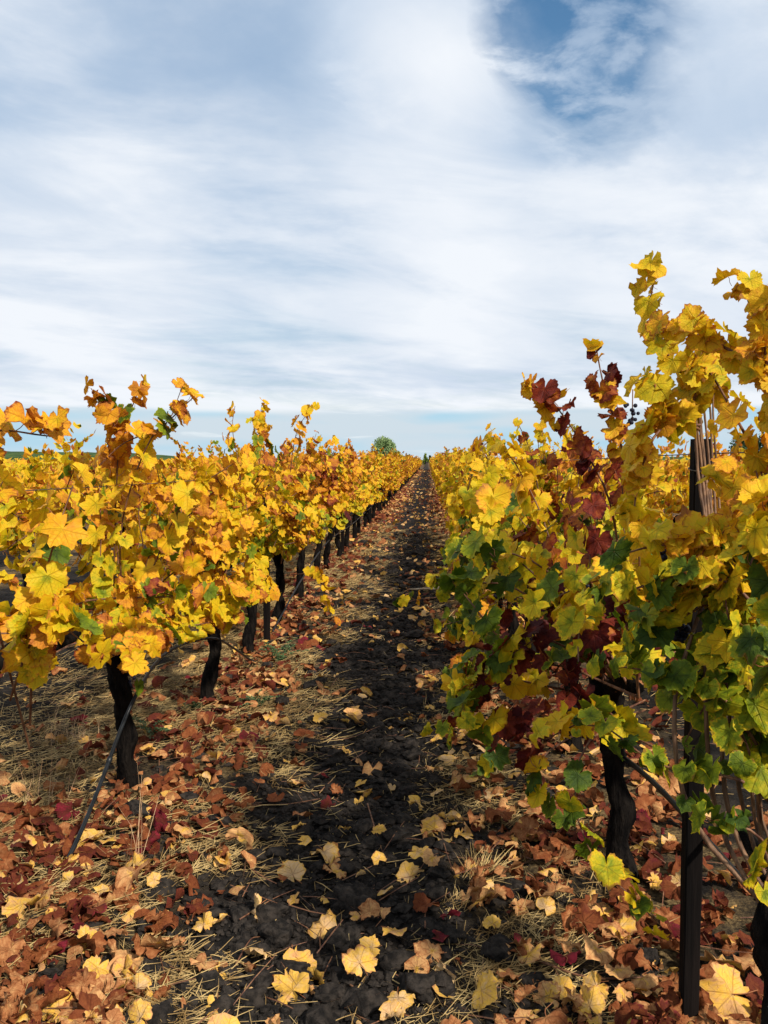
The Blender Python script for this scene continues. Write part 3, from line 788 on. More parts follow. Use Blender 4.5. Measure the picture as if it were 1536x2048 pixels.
# ---- the vine tied to the post at the right edge: a low head with a sheaf of tall canes
def special():
    xv, yv = .795, 1.90
    tw = trunk_pts(77, .56, (-.01, .02))
    head = tw[-1]
    arms = [smooth_path([head - (0, 0, .05), head + (-.02, .10, .03), head + (-.03, .24, .08)], 8), smooth_path([head - (0, 0, .05), head + (.02, -.1, .04), head + (.03, -.22, .1)], 8)]
    canes = []
    ex = []
    # sheaf of pale canes rising to the post head, then on up
    for i in range(7):
        bx = 1415 + i * 20 + rng.normal(0, 12); tx = 1398 + i * 6 + rng.normal(0, 3)
        yb = 1.98 + rng.normal(0, .05)
        hp = np.array([xv, yv, 0]) + head + (rng.normal(0, .02), rng.normal(0, .03), -.03)
        pts = [hp, P(bx + 6, 1640, yb), P(bx - 10 + rng.normal(0, 16), 1400, 2.0), P(tx + 20 + rng.normal(0, 9), 1150, 2.12), P(tx, 940, 2.22),
               P(tx - 8 + rng.normal(0, 6), 800, 2.24), P(tx - 30 + rng.normal(0, 22), 690 + rng.normal(0, 25), 2.22)]
        ex.append((smooth_path(pts, 26), .0062 - .0003 * i, (.045, .066), .05, 20, M['cane_pale']))
    ex += [px_cane([(1400, 800, 2.24), (1330, 700, 2.2), (1300, 620, 2.15), (1312, 545, 2.15)], .004, 10, (0.032, 0.056), 1.16, 1),
           px_cane([(1400, 860, 2.24), (1350, 830, 2.2), (1310, 790, 2.2), (1280, 780, 2.2)], .004, 12, (0.029, 0.056), 0.97, 1),
           px_cane([(1620, 800, 1.8), (1536, 745, 1.85), (1440, 690, 1.95), (1380, 665, 2.0), (1330, 655, 2.05)], .0045, 16, (0.032, 0.059), 0.88, 1),
           px_cane([(1600, 900, 1.8), (1540, 760, 1.85), (1510, 650, 1.85), (1490, 575, 1.85)], .0045, 15, (0.032, 0.056), 1.16, 1),
           px_cane([(1620, 950, 1.8), (1560, 820, 1.8), (1530, 700, 1.8), (1540, 610, 1.8)], .0045, 15, (0.034, 0.059), 1.27, 1),
           px_cane([(1560, 1000, 1.9), (1480, 850, 2.0), (1430, 760, 2.1), (1400, 720, 2.15)], .004, 12, (0.032, 0.056), 0.88, 1),
           px_cane([(1400, 850, 2.2), (1320, 860, 2.15), (1280, 950, 2.1), (1265, 1040, 2.1)], .004, 12, (0.038, 0.062), 1.16, 1),
           px_cane([(1560, 1400, 1.95), (1490, 1260, 1.95), (1420, 1120, 2.0), (1330, 1090, 2.0), (1240, 1110, 2.0)], .0045, 14, (0.038, 0.062), 0.68, 1),
           px_cane([(1560, 1300, 1.9), (1480, 1180, 1.9), (1380, 1150, 1.95), (1260, 1180, 2.0), (1180, 1200, 2.0)], .0045, 16, (0.034, 0.059), 0.78, 1),
           px_cane([(1600, 1300, 1.75), (1550, 1120, 1.75), (1490, 1000, 1.8), (1450, 960, 1.85)], .0045, 14, (0.041, 0.067), 1.16, 1),
           px_cane([(1620, 1200, 1.7), (1570, 1100, 1.7), (1540, 1050, 1.7), (1500, 1130, 1.7)], .0045, 10, (0.046, 0.069), 0.97, 1),
           px_cane([(1580, 1500, 1.7), (1560, 1380, 1.65), (1530, 1310, 1.62), (1500, 1290, 1.6)], .004, 9, (0.043, 0.067), 0.49, 3),
           px_cane([(1520, 1500, 1.95), (1450, 1400, 1.9), (1360, 1370, 1.95), (1290, 1340, 2.0), (1200, 1330, 2.1)], .004, 15, (0.034, 0.059), 0.68, 1),
           px_cane([(1560, 1620, 1.95), (1480, 1560, 1.9), (1380, 1545, 1.95), (1300, 1520, 2.0), (1220, 1460, 2.05), (1170, 1450, 2.1)], .004, 17, (0.034, 0.056), 0.68, 3),
           px_cane([(1560, 1720, 1.9), (1500, 1660, 1.85), (1420, 1640, 1.9), (1370, 1600, 1.95)], .0035, 10, (0.029, 0.047), 0.19, 3),
           px_cane([(1600, 1700, 1.8), (1560, 1660, 1.75), (1540, 1740, 1.75), (1520, 1790, 1.75)], .0035, 10, (0.032, 0.053), 0.49, 4)]
    # leafy side canes that hang over the middle of the post and the right edge
    for q in range(9):
        x0 = rng.uniform(1470, 1600); y0 = rng.uniform(1020, 1480); x1 = rng.uniform(1260, 1430); y1 = y0 + rng.uniform(-60, 130)
        ex.append(px_cane([(x0, y0 + 60, 1.98), ((x0 * .6 + x1 * .4), (y0 + y1) / 2 - 50, 1.98), ((x0 * .25 + x1 * .75), y1 - 20, 2.05), (x1, y1 + 50, 2.1)], .0038, 11, (.044, .066), 1.0, 1))
    for q in range(6):
        x0 = rng.uniform(1500, 1600); y0 = rng.uniform(950, 1500)
        ex.append(px_cane([(x0 + 20, y0 + 200, 1.95), (x0, y0 + 60, 1.92), (x0 - 40, y0 - 40, 1.92), (x0 - 60, y0 - 150, 1.95)], .0038, 10, (.048, .070), 1.0, 1))
    sk = (tw, arms, [])
    ro = build_near_vine(1, xv, yv, 60, 'vine with a sheaf of pale brown canes tied up beside the dark post', 292, 0, 0, skeleton=sk, extra=ex, trunk_r=1.15)
    return ro
sp_root = special()
add_grapes(sp_root, P(1362, 1205, 2.15), 36, 1.1, 1)
add_grapes(sp_root, P(1345, 1085, 2.15), 24, .9, 2)
add_grapes(near_roots[(1, 0)], P(1265, 808, 3.0), 14, .9, 3)
add_grapes(near_roots[(1, 0)], P(1180, 1135, 2.9), 26, 1.0, 4)
add_grapes(near_roots[(1, 1)], P(1000, 1180, 4.2), 22, 1.0, 5)
add_grapes(near_roots[(0, 0)], P(255, 1345, 3.85), 22, 1.0, 6)

# ---- mid and far vines share a few foliage meshes
def mass_vine_mesh(seed, shapes, ncane, size, dens):
    tw, arms, canes = vine_skeleton(0, 0.0, 0.0, seed, ncane, half=.43, hi=.12, zmin=.60)
    p, n_, s = [], [], []
    for c in canes:
        a_ = leaves_on(c, 0, 0.0, size, dens, 2); p += a_[0]; n_ += a_[1]; s += a_[2]
    pos = np.array(p); nor = np.array(n_); sz = np.array(s); k = len(pos)
    T = np.array([0, 0, -1.0]) + nor * .25 + rng.normal(0, .38, (k, 3))
    u = rng.random(k); pat = vnoise(pos[:, 0] + pos[:, 2], pos[:, 1] + pos[:, 2] * .5, 3.2, seed) - .5
    t = .535 + pat * .20 + rng.normal(0, .06, k); t = np.where(u < .07, rng.uniform(.12, .3, k), t); t = np.where(u > .86, rng.uniform(.65, .85, k), t)
    C = np.c_[t, rng.random(k), rng.uniform(0, .7, k), np.ones(k)]
    fol = joined_leaves('foliage', shapes, frames(nor, T, sz), pos, C, [M['leafj'], M['petiole']])
    V, F = trunk_mesh(tw, arms, seed, 7)
    parts = [(V, F)] + [tube(a_, np.linspace(.036, .018, len(a_)), 5) for a_ in arms]
    tr = mesh('trunk', *join(parts), [M['bark']])
    cn = mesh('cane', *join([tube(c[::2], .004, 3, cap=False) for c in canes[:8]]), [M['cane']])
    return fol, tr, cn
MID = [mass_vine_mesh(2000 + i, L2, 24, (.046, .078), .95) for i in range(8)]
FAR = [mass_vine_mesh(2100 + i, L3, 16, (.075, .115), .25) for i in range(5)]

def mass_vine(xv, yv, lods, label, group, hue=.5, parts=True):
    fol, tr, cn = lods[rng.integers(len(lods))]
    root = empty('grape_vine', (xv, yv, float(gz(xv, yv))), label, 'grapevine', group)
    root.rotation_euler.z = rng.choice([0, math.pi]); sc = rng.uniform(.94, 1.06); root.scale = (sc, 1, sc)
    o = obj('foliage', fol, root, kind='stuff'); o.color = (hue, .5, .5, 1)
    obj('trunk', tr, root)
    if parts: obj('canes', cn, root, kind='stuff')
    return root
GL = 'grapevines of the left row along the soil path'; GR = 'grapevines of the right row along the soil path'
k = 11
while 3.92 + SP * k < 150:
    for row, xr, y0 in ((0, LX, 3.92), (1, RX, 3.10)):
        yv = y0 + SP * k
        lods = MID if yv < 55 else FAR
        hue = .5 + rng.normal(0, .04) + (.05 if row == 0 else .01); red = rng.random() < .07
        if red: hue += .24
        if yv > 135: hue = .28
        side = 'left' if row == 0 else 'right'
        if k < 19:
            lab = '%s vine %s in the %s row, small and distant' % (WORDS[k + 1 if row == 0 else k], 'from the camera' if row == 0 else 'beyond the dark post', side)
        else:
            lab = 'tiny distant %s vine near the far end of the %s row' % ('green' if yv > 135 else 'russet' if red else 'orange-gold' if hue > .545 else 'yellow', side)
        mass_vine(xr + rng.normal(0, .02), yv, lods, lab, GL if row == 0 else GR, hue, yv < 40)
    k += 1
# the next rows outward, only what can show between or above the near ones
for row in (-1, 2):
    xr = -1.40 + 2.135 * row
    for k in range(0, 20):
        yv = 3.4 + SP * k
        if abs(xr) / yv > .62: continue
        side = 'left' if row < 0 else 'right'
        mass_vine(xr, yv, MID, '%s golden vine in the row beyond the %s row, mostly hidden' % (WORDS[k], side), 'grapevines of the second row out on the %s' % side, .5 + rng.normal(0, .04), False)
# all farther rows as one mass
def far_rows():
    n_vine = 0; Ps = []
    for row in list(range(-15, -1)) + list(range(3, 16)) + [-1, 2]:
        xr = -1.40 + 2.135 * row
        y0 = 34.0 if row in (-1, 2) else 5.0
        yv = np.arange(y0, 150, SP); yv = yv[np.abs(xr) / yv < .60]
        for y_ in yv: Ps.append((xr, y_))
    Ps = np.array(Ps); K = np.maximum(22, np.minimum(120, (900 / Ps[:, 1]))).astype(int)
    own = np.repeat(np.arange(len(Ps)), K); k = len(own)
    ang = rng.uniform(0, 2 * math.pi, k); rr = np.sqrt(rng.random(k))
    p = np.c_[Ps[own, 0] + np.cos(ang) * rr * .42, Ps[own, 1] + rng.uniform(-.72, .72, k), 1.10 + np.sin(ang) * rr * .46 + (rng.random(k) < .06) * rng.uniform(0, .3, k)]
    s = rng.uniform(.07, .12, k) * (1 + Ps[own, 1] / 110)
    N = np.c_[np.cos(ang), -.4 + 0 * ang, np.sin(ang) + .4] + rng.normal(0, .5, (k, 3))
    T = np.array([0, 0, -1.0]) + rng.normal(0, .4, (k, 3))
    vine_hue = rng.normal(.53, .05, len(Ps)); C = np.c_[vine_hue[own] + rng.normal(0, .07, k), rng.random(k), rng.uniform(0, .7, k), np.ones(k)]
    me = joined_leaves('distant_vine_foliage', L3, frames(N, T, s), p, C, [M['leafj'], M['petiole']])
    o = obj('distant_vine_foliage', me, kind='stuff', label='mass of golden vine rows stretching away on both sides to the horizon'); o.color = (.5, .5, .5, 1)
far_rows()

# ------------------------------------------------------------------ posts, wires, hoses
def post(x, y, h, w, label, seed, group='trellis posts standing in the two vine rows'):
    root = empty('trellis_post', (x, y, float(gz(x, y))), label, 'post', group)
    n_ = 14; zs = np.linspace(-.15, h, n_); r_ = np.random.default_rng(seed)
    prof = np.array([(-.5, -.42), (-.42, -.5), (.42, -.5), (.5, -.42), (.5, .42), (.42, .5), (-.42, .5), (-.5, .42)]) * w
    V = []
    for i, z_ in enumerate(zs):
        V.append(np.c_[prof * (1 + r_.uniform(-.02, .02)) + r_.normal(0, .0006, (8, 2)), np.full(8, z_)])
    V = np.vstack(V); F = []
    for i in range(n_ - 1):
        for j in range(8):
            b_ = i * 8 + j; c_ = i * 8 + (j + 1) % 8; F += [(b_, c_, c_ + 8), (b_, c_ + 8, b_ + 8)]
    for j in range(1, 7): F.append(((n_ - 1) * 8, (n_ - 1) * 8 + j, (n_ - 1) * 8 + j + 1))
    obj('stake', mesh('stake', V, F, [M['post']], smooth=False), root)
    th = np.linspace(0, 2 * math.pi, 13); q = w * .62
    for zz_ in (h - .08, .86):
        ring = np.c_[np.clip(np.cos(th) * q * 1.2, -q, q), np.clip(np.sin(th) * q * 1.2, -q, q), zz_ + .006 * np.sin(th)]
        obj('wire_tie', mesh('wire_tie', *tube(ring, .0016, 4), [M['wire']]), root)
post(.722, 2.32, 1.60, .045, 'dark square post close to the camera at the right, full height', 1)
post(-1.33, 7.02, 1.45, .050, 'slim dark stake between the third and fourth left trunks', 2)
for i, y_ in enumerate((9.2, 16.1, 23.0, 30.0)): post(.735, y_, 1.5, .05, 'dark stake %s in the right row, seen past the near foliage' % ['closest behind the near post', 'further back', 'far back', 'farthest'][i], 5 + i)
for i, y_ in enumerate((13.9, 20.8, 27.7)): post(-1.38, y_, 1.5, .05, 'dark stake %s in the left row beyond the slim one' % ['next', 'second', 'third'][i], 15 + i)

def wire(x, z_, y0, y1, label):
    n_ = 60; yy = np.linspace(y0, y1, n_); zz_ = z_ - .025 * np.abs(np.sin((yy - 2.32) * math.pi / 6.85))
    obj('trellis_wire', mesh('trellis_wire', *tube(np.c_[np.full(n_, x) + .01 * np.sin(yy), yy, zz_], .0016, 4), [M['wire']]), label=label, cat='wire', group='trellis wires strung along the rows')
wire(RX, 1.57, -1, 45, 'upper steel wire along the right row, fixed near the post top')
wire(RX + .02, .86, -1, 45, 'lower steel wire through the right row at trunk-head height')
wire(LX, 1.45, -1, 45, 'upper steel wire running through the left row leaves')
wire(LX + .02, .84, -1, 45, 'lower steel wire through the left row at trunk-head height')

def hose(pts, r_, label, n_=60, world_pts=False):
    p = smooth_path([q if world_pts else P(*q) for q in pts], n_)
    root = empty('drip_hose', p[len(p) // 2], label, 'hose', 'black irrigation hoses of the vine rows')
    b_ = np.array(root.location)
    obj('hose_tube', mesh('hose_tube', *tube(p - b_, r_, 8), [M['hose']]), root)
    for f in (.35, .75):
        i = int(f * (len(p) - 2)); obj('emitter', mesh('emitter', *tube([p[i] - b_, p[i] * .9 + p[i + 1] * .1 - b_, p[i] * .4 + p[i + 1] * .6 - b_], r_ * 1.35, 8), [M['hose']]), root)
hose([(300, 1340, 4.1), (275, 1385, 3.78), (245, 1450, 3.65), (200, 1570, 3.4), (150, 1690, 3.12), (95, 1790, 2.95), (30, 1875, 2.80), (-60, 1925, 2.68), (-200, 1990, 2.5)], .0088, 'black hose dropping from the nearest left trunk to the leaf litter')
hose([(300, 1340, 4.1), (330, 1308, 4.6), (375, 1285, 4.95), (430, 1277, 5.25), (470, 1298, 5.75), (505, 1322, 6.3), (540, 1336, 6.5), (600, 1300, 7.3)], .0085, 'black hose arching past the second left trunk to the ground')
hose([P(1230, 1500, 3.25), P(1310, 1568, 2.75), P(1400, 1665, 2.35), P(1492, 1768, 2.03), np.array([.80, 1.6, .55]), np.array([.80, .9, .5])], .009, 'black hose hung low through the right row behind the post', world_pts=True)

# hose further along the rows on the ground
hose([np.array([LX + .05, 7.4, .05]), np.array([LX + .08, 9, .3]), np.array([LX + .02, 12, .42]), np.array([LX + .05, 16, .4]), np.array([LX, 26, .42])], .0085, 'black hose running on through the distant left trunks', world_pts=True)

# ------------------------------------------------------------------ pale stick
p0, p1 = P(815, 1186, 10.2), P(912, 1193, 9.9)
p0[2] = gz(p0[0], 10.2) + .03; p1 = np.array([p1[0] + .05, 9.9, gz(p1[0], 9.9) + .07])
pm = (p0 + p1) / 2
st = empty('wooden_stake', pm, 'pale bare wooden stick lying across the path under the right row', 'stick')
obj('thick_end', mesh('thick_end', *tube(np.array([p0 * .45 + p1 * .55, p0 * .2 + p1 * .8, p1]) - pm, [.020, .028, .03], 8, .06), [M['wood']]), st)
obj('thin_end', mesh('thin_end', *tube(np.array([p0, p0 * .6 + p1 * .4, p0 * .45 + p1 * .55]) - pm, [.006, .012, .020], 8, .06), [M['wood']]), st)

# ------------------------------------------------------------------ label maker for things on the ground
def zone(x, y):
    if x < -1.75: a_ = 'behind the left row'
    elif x < -.95: a_ = 'under the left row'
    elif x < -.55: a_ = 'left of path'
    elif x < .05: a_ = 'on path soil'
    elif x < .45: a_ = 'right of path'
    else: a_ = 'under the right row'
    return a_
def depthz(y):
    for lim, s in ((2.5, 'nearer than the post'), (3.0, 'just past the post'), (3.5, 'beside right trunk'), (4.2, 'beside nearest left trunk'), (5.0, 'before second left trunk'), (6.1, 'past second left trunk')):
        if y < lim: return s
    return 'past third left trunk'
def name_all(items, what):
    """items: list of (x, y, adjectives, object); same words get an order by place"""
    d = {}
    for x, y, adj, o in items: d.setdefault((adj, zone(x, y), depthz(y)), []).append((x, y, o))
    for (adj, z_, dz_), L in d.items():
        L.sort(key=lambda q: q[0])
        for i, (x, y, o) in enumerate(L):
            o['label'] = ('%s %s %s, %s' % (adj, what, z_, dz_)) + ('' if len(L) == 1 else (', leftmost' if i == 0 else (', rightmost' if i == len(L) - 1 else ', %s from left' % WORDS[min(i, 19)])))

# ------------------------------------------------------------------ clods
t = (1 + 5 ** .5) / 2
ICO = np.array([(-1, t, 0), (1, t, 0), (-1, -t, 0), (1, -t, 0), (0, -1, t), (0, 1, t), (0, -1, -t), (0, 1, -t), (t, 0, -1), (t, 0, 1), (-t, 0, -1), (-t, 0, 1)], float); ICO /= np.linalg.norm(ICO[0])
ICF = np.array([(0, 11, 5), (0, 5, 1), (0, 1, 7), (0, 7, 10), (0, 10, 11), (1, 5, 9), (5, 11, 4), (11, 10, 2), (10, 7, 6), (7, 1, 8), (3, 9, 4), (3, 4, 2), (3, 2, 6), (3, 6, 8), (3, 8, 9), (4, 9, 5), (2, 4, 11), (6, 2, 10), (8, 6, 7), (9, 8, 1)])
I1, F1 = subdiv(ICO, ICF); I2, F2 = subdiv(I1, F1); I3, F3 = subdiv(I2, F2)
def clod_V(V, seed, amp=.34):
    n_ = lambda f, s: vnoise(V[:, 0] * f + V[:, 2] * f * 1.3 + 9, V[:, 1] * f - V[:, 2] * f * .7 + 5, 1, s + seed)
    r_ = 1 + amp * (n_(1.6, 1) - .5) * 2 + amp * .6 * (n_(4, 2) - .5) * 2 + amp * .35 * (n_(9, 3) - .5) * 2
    q = V * r_[:, None]
    # a few broken faces
    rr = np.random.default_rng(seed)
    for _ in range(4):
        nrm = rr.normal(size=3); nrm /= np.linalg.norm(nrm); d = q @ nrm; lim = rr.uniform(.55, .8)
        q = q - np.clip(d - lim, 0, None)[:, None] * nrm * .85
    return q * (1.15, 1.0, .72)
bigclods = [(560, 1918, .055), (715, 1838, .075), (800, 1965, .05), (990, 1945, .055), (585, 1985, .06), (835, 2020, .055), (660, 2030, .05), (480, 1885, .035), (770, 1660, .04), (810, 1600, .04), (700, 1900, .035),
            (640, 1760, .035), (750, 1500, .035), (770, 1440, .04), (820, 1390, .035), (905, 1905, .035), (620, 1880, .03), (790, 1545, .04), (735, 1720, .035), (1290, 1960, .05), (855, 1720, .035), (1070, 2010, .04), (300, 1910, .035), (760, 1300, .04), (835, 1480, .035), (700, 1620, .032), (870, 1835, .03), (520, 2010, .04)]
items = []
for i, (px, py, r_) in enumerate(bigclods):
    Y_ = EYE * FPX / (py - 920) ; p = P(px, py, Y_); x_, y_ = p[0], p[1]
    me = mesh('soil_clod', clod_V(I3, 40 + i) * r_, F3, [M['clod']])
    o = obj('soil_clod', me, None, (x_, y_, float(gz(x_, y_)) + r_ * .35), 'x', 'clod', 'clods of dark earth along the path')
    o.rotation_euler = (rng.uniform(-.3, .3), rng.uniform(-.3, .3), rng.uniform(0, 6.28))
    items.append((x_, y_, ('large' if r_ >= .05 else 'fist-sized' if r_ >= .036 else 'small') + ' black rough', o))
name_all(items, 'clod')
def crumbs():
    k = 30000
    y = 1.9 + 16 * rng.random(k) ** 1.9
    x = PATH_C + rng.normal(0, .36, k) * (1 + .1 * rng.random(k)); x[::4] = rng.uniform(-1.3, .7, len(x[::4]))
    r_ = np.abs(rng.normal(0, .0065, k)) + .003; big = rng.random(k) < .05; r_ = np.where(big, r_ * 2.6, r_) * (1 + y * .04)
    Vb = [clod_V(ICO if i % 2 else I1, 200 + i, .45) for i in range(8)]; Fb = [ICF if i % 2 else F1 for i in range(8)]
    w = rng.integers(0, 8, k); w = np.where((y > 5) | (r_ < .011), w | 1, w)
    Vs, Fs, o_ = [], [], 0
    z_ = gz(x, y) + r_ * .3
    for i in range(8):
        s = np.nonzero(w == i)[0]; a_ = rng.uniform(0, 6.28, len(s)); c_, s_ = np.cos(a_), np.sin(a_)
        Rm = np.zeros((len(s), 3, 3)); Rm[:, 0, 0] = c_; Rm[:, 0, 1] = -s_; Rm[:, 1, 0] = s_; Rm[:, 1, 1] = c_; Rm[:, 2, 2] = 1
        V = np.einsum('kij,vj->kvi', Rm, Vb[i]) * r_[s][:, None, None] + np.c_[x, y, z_][s][:, None]
        Vs.append(V.reshape(-1, 3)); Fs.append((Fb[i][None] + (np.arange(len(s)) * len(Vb[i]))[:, None, None]).reshape(-1, 3) + o_); o_ += len(s) * len(Vb[i])
    obj('soil_crumbs', mesh('soil_crumbs', np.vstack(Vs), np.vstack(Fs), [M['clod']], smooth=False), kind='stuff', label='dark crumbly earth spread over the path')
crumbs()

# ------------------------------------------------------------------ straw
def blades(x, y, z, L, az, el, w, curve):
    """thin bent blades as crossed strips: arrays"""
    k = len(x); d = np.c_[np.cos(az) * np.cos(el), np.sin(az) * np.cos(el), np.sin(el)]
    side = np.c_[-np.sin(az), np.cos(az), 0 * az]
    up = np.array([0, 0, 1.0])
    p = np.c_[x, y, z]; Vs = []
    for f, wf in ((0, .8), (.5, 1.0), (1, .35)):
        c = p + d * (L * f)[:, None] + up * (curve * L * f * (1 - f))[:, None] * 1.0 + side * (curve * L * f * f * .6)[:, None]
        Vs += [c - side * (w * wf)[:, None] / 2, c + side * (w * wf)[:, None] / 2 + up * (w * .5)[:, None], ]
    V = np.stack(Vs, 1).reshape(-1, 3)
    F = np.array([(0, 2, 3), (0, 3, 1), (2, 4, 5), (2, 5, 3)]); F = (F[None] + (np.arange(k) * 6)[:, None, None]).reshape(-1, 3)
    return V, F
def straw():
    k = 120000
    y = 1.9 + 18 * rng.random(k) ** 1.8
    c = rng.random(k)
    x = np.where(c < .48, rng.normal(-1.75, .50, k), np.where(c < .68, rng.normal(-.85, .22, k), np.where(c < .85, rng.normal(.28, .20, k), rng.uniform(-3.5, 1.8, k))))
    keep = (vnoise(x, y, 2.4, 60) + .35 * vnoise(x, y, 6, 61) + np.where(x < -1.5, .25, 0)) > .62
    keep &= ~((np.abs(x - PATH_C) < .26) & (rng.random(k) < .72))
    x, y = x[keep], y[keep]; k = len(x)
    L = rng.uniform(.02, .10, k) * (1 + .04 * y); big = rng.random(k) < .12; L = np.where(big, L * 2, L)
    az = rng.normal(.2, .9, k) + (vnoise(x, y, 1.4, 62) - .5) * 5 + rng.choice([0, math.pi], k)
    el = np.abs(rng.normal(0, .13, k)); z = gz(x, y) + rng.uniform(0.002, .02, k)
    V, F = blades(x, y, z, L, az, el, rng.uniform(.0011, .0026, k) * (1 + .06 * y), rng.normal(0, .25, k))
    obj('straw_litter', mesh('straw_litter', V, F, [M['straw']]), kind='stuff', label='loose dry straw strewn between the rows')
straw()
def twigs():
    k = 1500
    y = 1.9 + 14 * rng.random(k) ** 1.7; x = rng.uniform(-2.6, 1.6, k)
    V, F = blades(x, y, gz(x, y) + rng.uniform(.004, .025, k), rng.uniform(.05, .24, k), rng.normal(0, 1.2, k) + rng.choice([0, math.pi], k), np.abs(rng.normal(0, .12, k)), rng.uniform(.002, .0042, k), rng.normal(0, .35, k))
    obj('twig_litter', mesh('twig_litter', V, F, [M['cane']]), kind='stuff', label='thin broken brown cane bits scattered among the straw')
twigs()
def tuft(px, py, k, L, spread, label, mt, flat=False):
    Y_ = EYE * FPX / (py - 920); c = P(px, py, Y_)
    x = rng.normal(0, spread, k); y = rng.normal(0, spread, k); az = rng.uniform(0, 6.283, k)
    el = rng.uniform(.05, .5, k) if flat else rng.uniform(.9, 1.5, k)
    if flat: az = rng.normal(rng.uniform(0, 6.28), .9, k)
    z0 = float(gz(c[0], c[1]))
    V, F = blades(x, y, np.full(k, -.005), rng.uniform(.45, 1, k) * L, az, el, rng.uniform(.0012, .0024, k), rng.normal(.1, .25, k))
    obj('grass_tuft', mesh('grass_tuft', V, F, [mt]), None, (c[0], c[1], z0 + .005), label, 'grass tuft', 'dry grass tufts on the vineyard floor')
tuft(960, 1790, 150, .17, .028, 'pale dry grass tuft on bare soil right of the path, biggest one', M['straw'], True)
tuft(1050, 1745, 80, .13, .03, 'combed-over straw tuft between the big tuft and right trunk', M['straw'], True)
tuft(900, 1850, 60, .10, .03, 'short straw tuft just below the biggest grass tuft', M['straw'], True)
tuft(180, 1845, 130, .12, .04, 'dense straw tuft beside the black hose end at lower left', M['straw'], True)
tuft(910, 1560, 80, .12, .04, 'straw tuft on the path side below hanging green leaves', M['straw'], True)
tuft(500, 1560, 70, .12, .05, 'flattened straw tuft right of the nearest left trunk', M['straw'], True)
tuft(670, 1290, 90, .18, .08, 'pale straw tuft at the path edge beyond the third left trunk', M['straw'], True)
tuft(265, 1790, 9, .46, .02, 'few tall thin stalks rising in front of nearest left trunk', M['stalk'])
tuft(90, 1650, 22, .30, .05, 'thin upright dry stalks at the left edge of the picture', M['stalk'])
tuft(130, 1520, 70, .24, .09, 'dry grass clump behind the hose and left trunk', M['stalk'], False)
tuft(720, 1180, 60, .22, .10, 'far straw tuft where the left row meets the path', M['straw'], True)
def weed(px, py, label, s):
    Y_ = EYE * FPX / (py - 920); c = P(px, py, Y_); parts = []
    root = empty('weed', (c[0], c[1], float(gz(c[0], c[1]))), label, 'weed', 'low green weeds between the left trunks')
    for i in range(9):
        a_ = rng.uniform(0, 6.28); e = rng.uniform(.2, 1.1); L = s * rng.uniform(.6, 1)
        st_ = smooth_path([(0, 0, 0), (math.cos(a_) * L * .5 * math.cos(e), math.sin(a_) * L * .5 * math.cos(e), L * .5 * math.sin(e) + .02), (math.cos(a_) * L * math.cos(e), math.sin(a_) * L * math.cos(e), L * .8 * math.sin(e))], 8)
        pr = [tube(st_, .0015, 3, cap=False)]
        for q in st_[1:]:
            for s_ in range(3):
                a2 = rng.uniform(0, 6.28); l = s * .14
                pr.append((np.array([q, q + np.array([math.cos(a2 + .35) * l * .6, math.sin(a2 + .35) * l * .6, .006]), q + np.array([math.cos(a2) * l, math.sin(a2) * l, .0]), q + np.array([math.cos(a2 - .35) * l * .6, math.sin(a2 - .35) * l * .6, .006])]), np.array([(0, 1, 2), (0, 2, 3)])))
        obj('sprig', mesh('sprig', *join(pr), [M['greenweed']]), root)
weed(560, 1335, 'grey-green feathery weed at the foot of the slim stake', .26)
weed(515, 1430, 'small low green weed on the litter beside second left trunk', .16)
weed(385, 1440, 'tiny dark green weed at the base of second left trunk', .09)
weed(300, 1500, 'pale green flat weed right of the nearest left trunk', .16)

# twigs
def twig(pts, r_, label):
    W_ = []
    for px, py, dz_ in pts:
        Y_ = EYE * FPX / (py - 920); c = P(px, py, Y_); W_.append((c[0], c[1], float(gz(c[0], c[1])) + .012 + dz_))
    W_ = smooth_path(W_, 12); o_ = W_[0].copy()
    obj('twig', mesh('twig', *tube(W_ - o_, np.linspace(r_, r_ * .5, len(W_)), 5, .1), [M['cane']]), None, o_, label, 'twig', 'fallen cane twigs on the ground')
twig([(735, 1640, .06), (752, 1700, .03), (765, 1730, .0)], .0035, 'red-brown twig sticking up through a yellow leaf on the path')
twig([(480, 1900, .01), (545, 1845, .01), (590, 1825, .02)], .003, 'thin brown twig slanting across the soil near lower left')
twig([(880, 1650, .01), (885, 1720, .01), (905, 1790, .01)], .003, 'curved dark twig on the soil left of the biggest tuft')
twig([(850, 1900, .01), (855, 1860, .01), (900, 1835, .01)], .003, 'short hooked twig on the path below the grass tufts')
twig([(420, 1650, .01), (560, 1640, .01), (640, 1622, .02)], .0035, 'long straight twig lying across the straw before the path')
twig([(470, 1990, .01), (500, 1950, .02), (520, 1930, .01)], .003, 'small grey twig lowest on the ground at left')
twig([(700, 2020, .02), (740, 2040, .01), (790, 2060, .01)], .003, 'brown twig at the bottom edge below the paired leaves')
twig([(1060, 1960, .02), (1180, 1995, .01), (1330, 1990, .01)], .005, 'long black bent cane on the soil before the dark post')
twig([(600, 1480, .01), (680, 1500, .01), (760, 1470, .02)], .003, 'brown twig crossing the path level with the left trunk')
twig([(1330, 1770, .03), (1270, 1730, .03), (1180, 1690, .02)], .003, 'thin twig leaning past the foot of the big right trunk')

